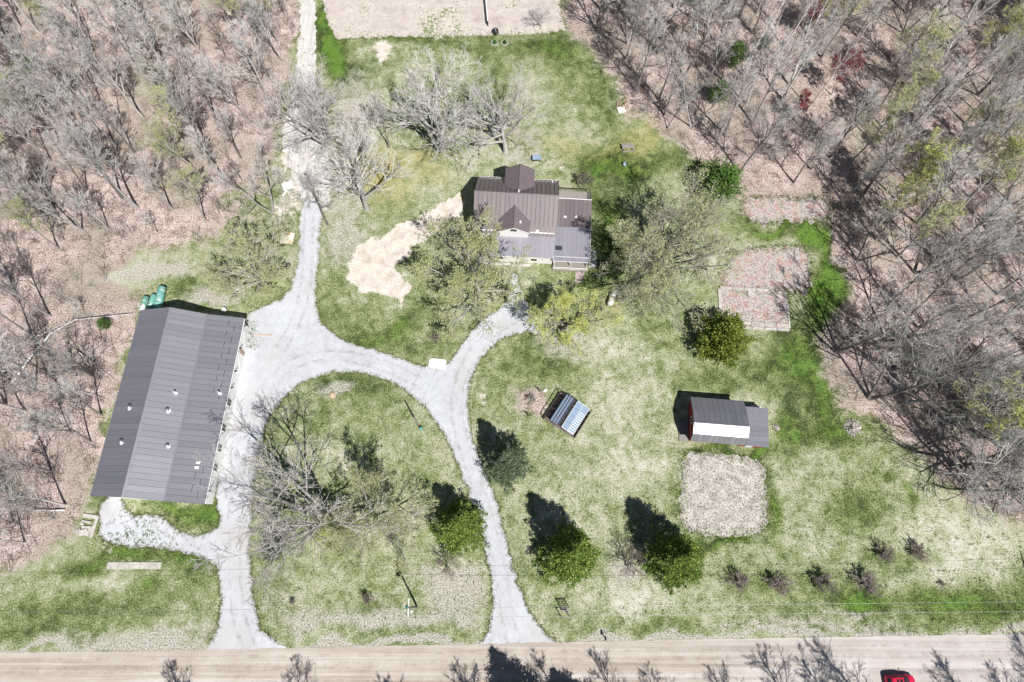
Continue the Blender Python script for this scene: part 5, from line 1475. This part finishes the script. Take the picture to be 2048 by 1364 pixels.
# garden chair
t = thing('garden_chair', 'small pale blue garden chair alone on the back lawn', 'chair', G(1249, 332), .4)
MB().box((0, 0, .42), (.5, .5, .05)).build('seat', M['blue_top'], t); MB().box((0, .25, .72), (.5, .05, .6)).build('backrest', M['blue_top'], t)
for x in (-.22, .22):
    for y in (-.22, .22): MB().box((x, y, .2), (.05, .05, .4)).build('leg', M['grey_metal'], t)
# lumber pile
t = thing('lumber_pile', 'small pile of pale boards and sticks at the east wood edge', 'lumber pile', G(1244, 216), .3)
MB().box((-.3, -.5, .25), (1.5, 1.3, .06), rx=.15, ry=-.1).build('white_sheet', M['white_wall'], t)
for i in range(16):
    MB().box((R.uniform(-.6, .9), R.uniform(-.2, 1.2), .12 + i * .03), (R.uniform(1.0, 2.2), .12, .06), rz=R.uniform(-1.2, 1.2) + .6, ry=R.uniform(-.1, .1)).build('board', [M['tan_wood'], M['brick'], M['grey_wood']][i % 3], t)
# black water tank and the fence behind it
t = thing('black_tank', 'round black tank standing at the field edge', 'tank', G(991, 66), 0)
MB().lathe([(0, 0), (.62, 0), (.62, .75), (.55, .9), (.25, 1.0), (0, 1.0)], (0, 0, 0), 18).build('tank_body', M['black_metal'], t)
MB().lathe([(.18, .98), (.18, 1.06), (0, 1.07)], (0, 0, 0), 12).build('lid', M['grey_metal'], t)
MB().tube([(.15, -.75, 0), (.15, -.75, .9)], .05, 8).build('stand_pipe', M['grey_metal'], t)
t = thing('board_fence', 'short dark board fence running back from the black tank', 'fence', G(976, 52), ang_px((976, 52), (971, 0)))
Lf = (G(971, -40) - G(976, 52)).length
for i in range(5): MB().box((Lf * i / 4, 0, .65), (.14, .14, 1.3)).build('post', M['dark_wood'], t)
for i in range(4):
    for z in (.35, .70, 1.05): MB().box((Lf * (i + .5) / 4, -.08, z), (Lf / 4 - .03, .04, .22)).build('board', M['dark_wood'], t)
MB().box((Lf / 2, 0, 1.33), (Lf, .2, .05)).build('cap_rail', M['white_wall'], t)
# two stone rings with plants
for px, lb in ((989, 'stone ringed planter with a green plant, left of the pair at the field edge'), (1009, 'stone ringed planter with a green plant, right of the pair at the field edge')):
    t = thing('stone_planter', lb, 'planter', G(px, 86), px, group='stone ringed planters by the field')
    for k in range(11):
        a = 2 * math.pi * k / 11
        MB().box((.62 * math.cos(a), .62 * math.sin(a), .10), (.30, .20, .2), rz=a + 1.57 + R.uniform(-.2, .2), bev=.06).build('stone', M['pale_concrete'], t)
    rg = np.random.default_rng(px); n = 90
    c = np.stack([rg.normal(0, .22, n), rg.normal(0, .22, n), rg.uniform(.1, .5, n)], 1)
    obj('plant', np_mesh('plant', *leaf_quads(rg, c, np.full(n, .16))), t, M['leaf_green'])
# stick pile, bark pile, tarp
def stick_pile(label, px, py, r_, n, seed, mat='litter_stick'):
    rg = random.Random(seed)
    t = thing('stick_pile', label, 'stick pile', G(px, py), 0)
    for i in range(n):
        a = rg.uniform(0, 6.28); d = r_ * math.sqrt(rg.random()) * .8; L = rg.uniform(.5, 1.2) * r_ * .7; b = rg.uniform(0, 3.14)
        z = max(.05, (1 - d / r_) * r_ * .35 * rg.random() + .04)
        c = Vector((d * math.cos(a), d * math.sin(a), z)); u = Vector((math.cos(b), math.sin(b), rg.uniform(-.12, .12))) * L / 2
        MB().tube([c - u, c + Vector((0, 0, .03)), c + u], [.045, .05, .03], 5).build('stick', M[mat], t)
stick_pile('round pile of pale sticks on the grass below the leaning wood edge tree', 1705, 854, 1.7, 60, 3)
stick_pile('small pale stick heap at the right end of the shed wing', 1551, 855, .8, 24, 4)
t = thing('white_tarp', 'crumpled white tarp shreds on the ground beside the upper lane', 'tarp', G(576, 372), .4)
rg = np.random.default_rng(4); nx_, ny_ = 10, 8
V = np.array([[(-1.0 + 2.0 * i / 9) + rg.normal(0, .06), (-.8 + 1.6 * j / 7) + rg.normal(0, .06), .12 + abs(rg.normal(0, .12))] for j in range(8) for i in range(10)])
F = np.array([[j * 10 + i, j * 10 + i + 1, j * 10 + 11 + i, j * 10 + 10 + i] for j in range(7) for i in range(9)])
obj('sheet', np_mesh('sheet', V, F), t, M['white_wall'])
for i in range(4): MB().box((R.uniform(-1.2, 1), -.9 - .15 * i, .1), (1.5, .12, .05), rz=.6 + R.uniform(-.1, .1)).build('strip', M['white_wall'], t)
# fallen white logs in the left wood
def log(label, pts, r_, mat='bark_birch'):
    q = [P(x, y, z) for x, y, z in pts]
    m = MB(); L = []
    # subdivide with a little wander
    for a, b in zip(q[:-1], q[1:]):
        for k in range(4): L.append(a.lerp(b, k / 4) + Vector((R.uniform(-.08, .08), R.uniform(-.08, .08), 0)))
    L.append(q[-1])
    rr = [r_ * (1 - .75 * i / (len(L) - 1)) for i in range(len(L))]
    t = thing('fallen_log', label, 'log', Vector((L[0].x, L[0].y, 0)))
    off = Vector((L[0].x, L[0].y, 0))
    MB().tube([p - off for p in L], rr, 7).build('stem', M[mat], t)
    d = (q[-1] - q[0]).normalized(); sd = Vector((-d.y, d.x, 0))
    for i in range(len(L) // 2, len(L)):
        for s in (-1, 1):
            e = L[i] - off; k = R.uniform(1.0, 2.6)
            MB().tube([e, e + d * k * .6 + sd * s * k * .45 + Vector((0, 0, .15)), e + d * k * 1.2 + sd * s * k * .6 + Vector((0, 0, R.uniform(.1, .5)))], [rr[i] * .5, rr[i] * .3, .012], 4).build('branch', M['twig_pale'], t)
log('long fallen pale tree lying towards the barn from the left edge', [(22, 768, .3), (60, 715, .8), (100, 668, 1.2), (150, 640, 1.0), (260, 628, 1.0)], .24)
log('thin fallen pale trunk crossing the long fallen tree', [(-10, 705, .3), (60, 680, .6), (130, 645, 1.2)], .16)
log('white fallen branch pointing at the middle of the barn', [(155, 702, .4), (185, 725, .5), (228, 762, .4)], .12)
log('white fallen branch on the litter below the first one', [(120, 772, .4), (160, 782, .5), (215, 800, .5)], .11)
log('pale fallen trunk near the lower left edge', [(130, 1020, .3), (70, 1022, .8), (0, 1005, 1.0)], .14)
log('grey fallen trunk near the trail of the top right corner', [(1720, 120, .4), (1780, 142, .4)], .16, 'bark_grey')
# front walk, patio
t = sheet('front_walk', ragged([(1154, 527), (1174, 528), (1170, 545), (1163, 566), (1150, 566), (1152, 545)], .3, .06, seed=3, smooth=0), .022, M['walk'])
t = sheet('patio', ragged([(1176, 500), (1193, 500), (1193, 536), (1178, 536)], .3, .05, seed=3, smooth=0), .018, M['concrete'])

# red hatchback on the road
car = thing('red_car', 'red hatchback on the dirt road, cut off by the bottom edge', 'car', G(1796, 1362), math.radians(1.0))
def loft(name, secs, mat, parent, n=16):
    """secs: (x, halfwidth, z0, z1, round)"""
    V = []; 
    for x, hw_, z0, z1, e in secs:
        for k in range(n):
            a = 2 * math.pi * k / n; c_, s_ = math.cos(a), math.sin(a)
            V.append((x, hw_ * math.copysign(abs(c_) ** e, c_), (z0 + z1) / 2 + (z1 - z0) / 2 * math.copysign(abs(s_) ** e, s_)))
    F = [(i * n + k, (i + 1) * n + k, (i + 1) * n + (k + 1) % n, i * n + (k + 1) % n) for i in range(len(secs) - 1) for k in range(n)]
    F += [tuple(range(n)), tuple(range((len(secs) - 1) * n, len(secs) * n))[::-1]]
    m = MB(); m.add(V, F, True); return m.build(name, mat, parent)
loft('body', [(-2.15, .55, .35, .75, .5), (-2.08, .78, .28, .90, .45), (-1.7, .87, .24, .98, .4), (-.6, .89, .22, 1.0, .4), (.6, .89, .22, .99, .4), (1.4, .86, .24, .93, .42), (1.9, .76, .28, .80, .5), (2.12, .55, .34, .66, .6)], M['red_car'], car, 20)
cab = loft('cabin_glass', [(-2.0, .58, .9, .98, .5), (-1.65, .68, .9, 1.34, .45), (-1.1, .72, .9, 1.44, .42), (.1, .72, .9, 1.43, .42), (.45, .70, .9, 1.34, .45), (1.15, .66, .85, .98, .5)], M['dark_window'], car, 20)
loft('roof', [(-1.6, .58, 1.30, 1.36, .5), (-1.3, .63, 1.34, 1.465, .5), (-.5, .65, 1.34, 1.49, .5), (.15, .62, 1.34, 1.455, .5)], M['red_car'], car, 20)
MB().slab([(-.9, -.4, 1.49), (-.05, -.4, 1.482), (-.05, .4, 1.482), (-.9, .4, 1.49)], .02).build('sunroof', M['dark_window'], car)
for s in (-1, 1):
    MB().bar((.12, s * .60, 1.40), (1.0, s * .66, .96), .07).build('windscreen_pillar', M['red_car'], car)
    MB().bar((-1.5, s * .60, 1.36), (-1.95, s * .66, .95), .10).build('rear_pillar', M['red_car'], car)
    MB().bar((-.55, s * .70, 1.36), (-.55, s * .76, .96), .07).build('door_pillar', M['red_car'], car)
    MB().box((.75, s * .98, 1.0), (.14, .22, .14), bev=.04).build('mirror', M['red_car'], car)
    for x in (-1.32, 1.34):
        w_ = MB().tube([(x, s * .70, .32), (x, s * .90, .32)], .32, 16).build('wheel', M['tyre'], car)
        MB().tube([(x, s * .89, .32), (x, s * .915, .32)], .19, 12).build('rim', M['chrome'], w_)
    MB().box((1.93, s * .55, .68), (.24, .30, .12), bev=.05).build('headlight', M['white_metal'], car)
    MB().box((-2.06, s * .66, .80), (.12, .22, .16), bev=.04).build('tail_light', M['red_paint'], car)

# ================================================================== WHEEL RUTS, VERGES, WEEDS
def rut_material():
    t = NT('packed_rut'); v = t.coord()
    n = t.noise(v, .8, 5, .7); f = t.noise(v, 6, 3, .8)
    t.col(t.ramp(f, [(.3, (.24, .23, .225)), (.7, (.46, .45, .445))])); t.set(Roughness=.95, Specular_IOR_Level=.1)
    tr = t.node('ShaderNodeBsdfTransparent'); mx = t.node('ShaderNodeMixShader')
    t.link(t.math('MULTIPLY', t.sstep(t.math('ADD', n, t.math('MULTIPLY', t.math('SUBTRACT', f, .5), .5)), .42, .72), .32), mx.inputs[0])
    t.link(tr.outputs[0], mx.inputs[1]); t.link(t.b.outputs[0], mx.inputs[2]); t.link(mx.outputs[0], t.n['Material Output'].inputs[0])
    return t.m
M['rut'] = rut_material()
def offset_strip(px, off, w, seed, z):
    c = [Vector((*P2(*q), 0)) for q in px]
    for _ in range(3):
        c = [c[0]] + [x for a, b in zip(c[:-1], c[1:]) for x in (a.lerp(b, .25), a.lerp(b, .75))] + [c[-1]]
    L, Rr = [], []
    rg = random.Random(seed)
    for i, p in enumerate(c):
        t = (c[min(i + 1, len(c) - 1)] - c[max(i - 1, 0)]).normalized(); n = Vector((-t.y, t.x, 0))
        ww = w * (.8 + .4 * rg.random())
        L.append(p + n * (off + ww / 2)); Rr.append(p + n * (off - ww / 2))
    V = [(p.x, p.y, z) for p in L + Rr]; n = len(L)
    me = bpy.data.meshes.new('wheel_rut'); me.from_pydata(V, [], [(i, n + i, n + i + 1, i + 1) for i in range(n - 1)]); me.update(); me.materials.append(M['rut'])
    o = obj('wheel_rut', me); o['kind'] = 'structure'
W_LEG = [(500, 1296), (478, 1240), (470, 1180), (470, 1100), (468, 1010), (480, 930), (492, 850), (530, 770), (600, 715), (690, 708), (780, 735), (840, 765)]
E_LEG = [(1030, 1294), (1012, 1230), (1004, 1150), (985, 1070), (962, 990), (930, 900), (908, 820), (925, 740), (965, 680), (1030, 635)]
LANE = [(618, 420), (616, 500), (612, 580), (590, 650), (560, 700)]
for k, (ln_, sd) in enumerate(((W_LEG, 1), (E_LEG, 2), (LANE, 3))):
    for off in (-.85, .85): offset_strip(ln_, off, .55, sd * 7 + int(off * 2), .025)

M['road_rut'] = M['rut'].copy(); M['road_rut'].name = 'road_rut_soil'
for n_ in M['road_rut'].node_tree.nodes:
    if n_.type == 'VALTORGB' : n_.color_ramp.elements[0].color = (.20, .15, .12, 1); n_.color_ramp.elements[1].color = (.40, .33, .28, 1)
    if n_.type == 'MATH' and n_.operation == 'MULTIPLY' and abs(n_.inputs[1].default_value - .32) < 1e-4: n_.inputs[1].default_value = .22
_k = M['rut']; M['rut'] = M['road_rut']
for dy, w_ in ((-1.2, .5), (-2.6, 1.0), (-4.9, .9)):
    offset_strip([(x_, y_) for x_, y_ in [(-200 + i * 300, 1304 - (i * 300 - 200) / 2048 * 36) for i in range(9)]], dy, w_, int(dy * 10), .036)
M['rut'] = _k
def tufts(name, pts, hgt, mat, seed, blades=6, spread=.10, wid=.035, kind='stuff'):
    rg = np.random.default_rng(seed); n = len(pts)
    c = np.repeat(np.array(pts), blades, 0); m = len(c)
    c = c + np.concatenate([rg.normal(0, spread, (m, 2)), np.zeros((m, 1))], 1)
    d = rg.normal(0, .6, (m, 3)); d[:, 2] = 1; d = unit(d)
    h = (hgt * rg.uniform(.5, 1.3, m))[:, None]
    s = unit(np.cross(d, rg.normal(0, 1, (m, 3)))) * wid
    V = np.stack([c - s, c + s, c + d * h], 1).reshape(-1, 3)
    me = np_mesh(name, V, np.arange(m * 3).reshape(m, 3)); me.materials.append(mat)
    o = obj(name, me); o['kind'] = kind
    return o
M['tuft_green'] = leafmat('tuft_green', (.08, .13, .03), (.16, .22, .06), (.30, .32, .13), .2, .3)
M['tuft_straw'] = leafmat('tuft_straw', (.26, .24, .13), (.40, .37, .23), (.56, .52, .38), .2, .3)
def along(poly, step, jit, seed, z=.01):
    rg = random.Random(seed); out = []
    for i in range(len(poly)):
        a, b = Vector((*poly[i], 0)), Vector((*poly[(i + 1) % len(poly)], 0))
        L = (b - a).length
        if L > 5: continue
        k = L / step
        for _ in range(int(k) + (1 if rg.random() < k % 1 else 0)):
            p = a.lerp(b, rg.random()); out.append((p.x + rg.gauss(0, jit), p.y + rg.gauss(0, jit), z))
            if out[-1][1] < -7.4: out.pop()
    return out
tag(tufts('verge_grass', along(drive_poly, .10, .16, 1), .22, M['tuft_green'], 1, 6, .09), 'green grass tufts along the edges of the gravel drive', 'grass')
tag(tufts('verge_straw', along(drive_poly, .10, .26, 2), .18, M['tuft_straw'], 2, 6, .12), 'dry grass tufts along the edges of the gravel drive', 'grass')
pr5 = []
for pl in (PLOT1, PLOT2, PLOT3): pr5 += along(ragged(pl, .3, .2, seed=9, smooth=1), .05, .45, 3)
pr5 += along(ragged(FIELD, .4, .22, seed=8, smooth=0), .12, .4, 4)
tag(tufts('plot_grass', pr5, .2, M['tuft_green'], 3, 6, .1), 'green grass fringe around the garden plots', 'grass')
wp = []
rg_ = random.Random(8)
for _ in range(230):
    px, py = rg_.gauss(265, 60), rg_.gauss(1078, 14)
    if 205 < px < 420: wp.append((*P2(px, py), .025))
for _ in range(160):
    px, py = rg_.uniform(240, 420), rg_.gauss(1038, 12); wp.append((*P2(px, py), .025))
for _ in range(90):
    px, py = rg_.gauss(500, 10), rg_.uniform(640, 700); wp.append((*P2(px, py), .025))
tag(tufts('gravel_weeds', wp, .18, M['tuft_green'], 5, 9, .13, .05), 'weeds sprouting through the gravel below the barn', 'weeds')
lp = []
for _ in range(9000):
    px, py = rg_.uniform(470, 2048), rg_.uniform(60, 1270); x, y = P2(px, py); lp.append((x, y, .0))
LPX = np.array(lp); X_, Y_ = LPX[:, 0], LPX[:, 1]
ok = (sdf(np.array(drive_poly[::4]), X_, Y_) < -.4) & (sdf(LW, X_, Y_) < 0) & (sdf(LE, X_, Y_) < 0) & (sdf(poly_w(SAND), X_, Y_) < -.3) & (sdf(poly_w(PLOT1), X_, Y_) < 0)
tag(tufts('lawn_tufts', LPX[ok], .22, M['tuft_green'], 6, 8, .16, .05), 'scattered taller tufts of grass over the lawn', 'grass')
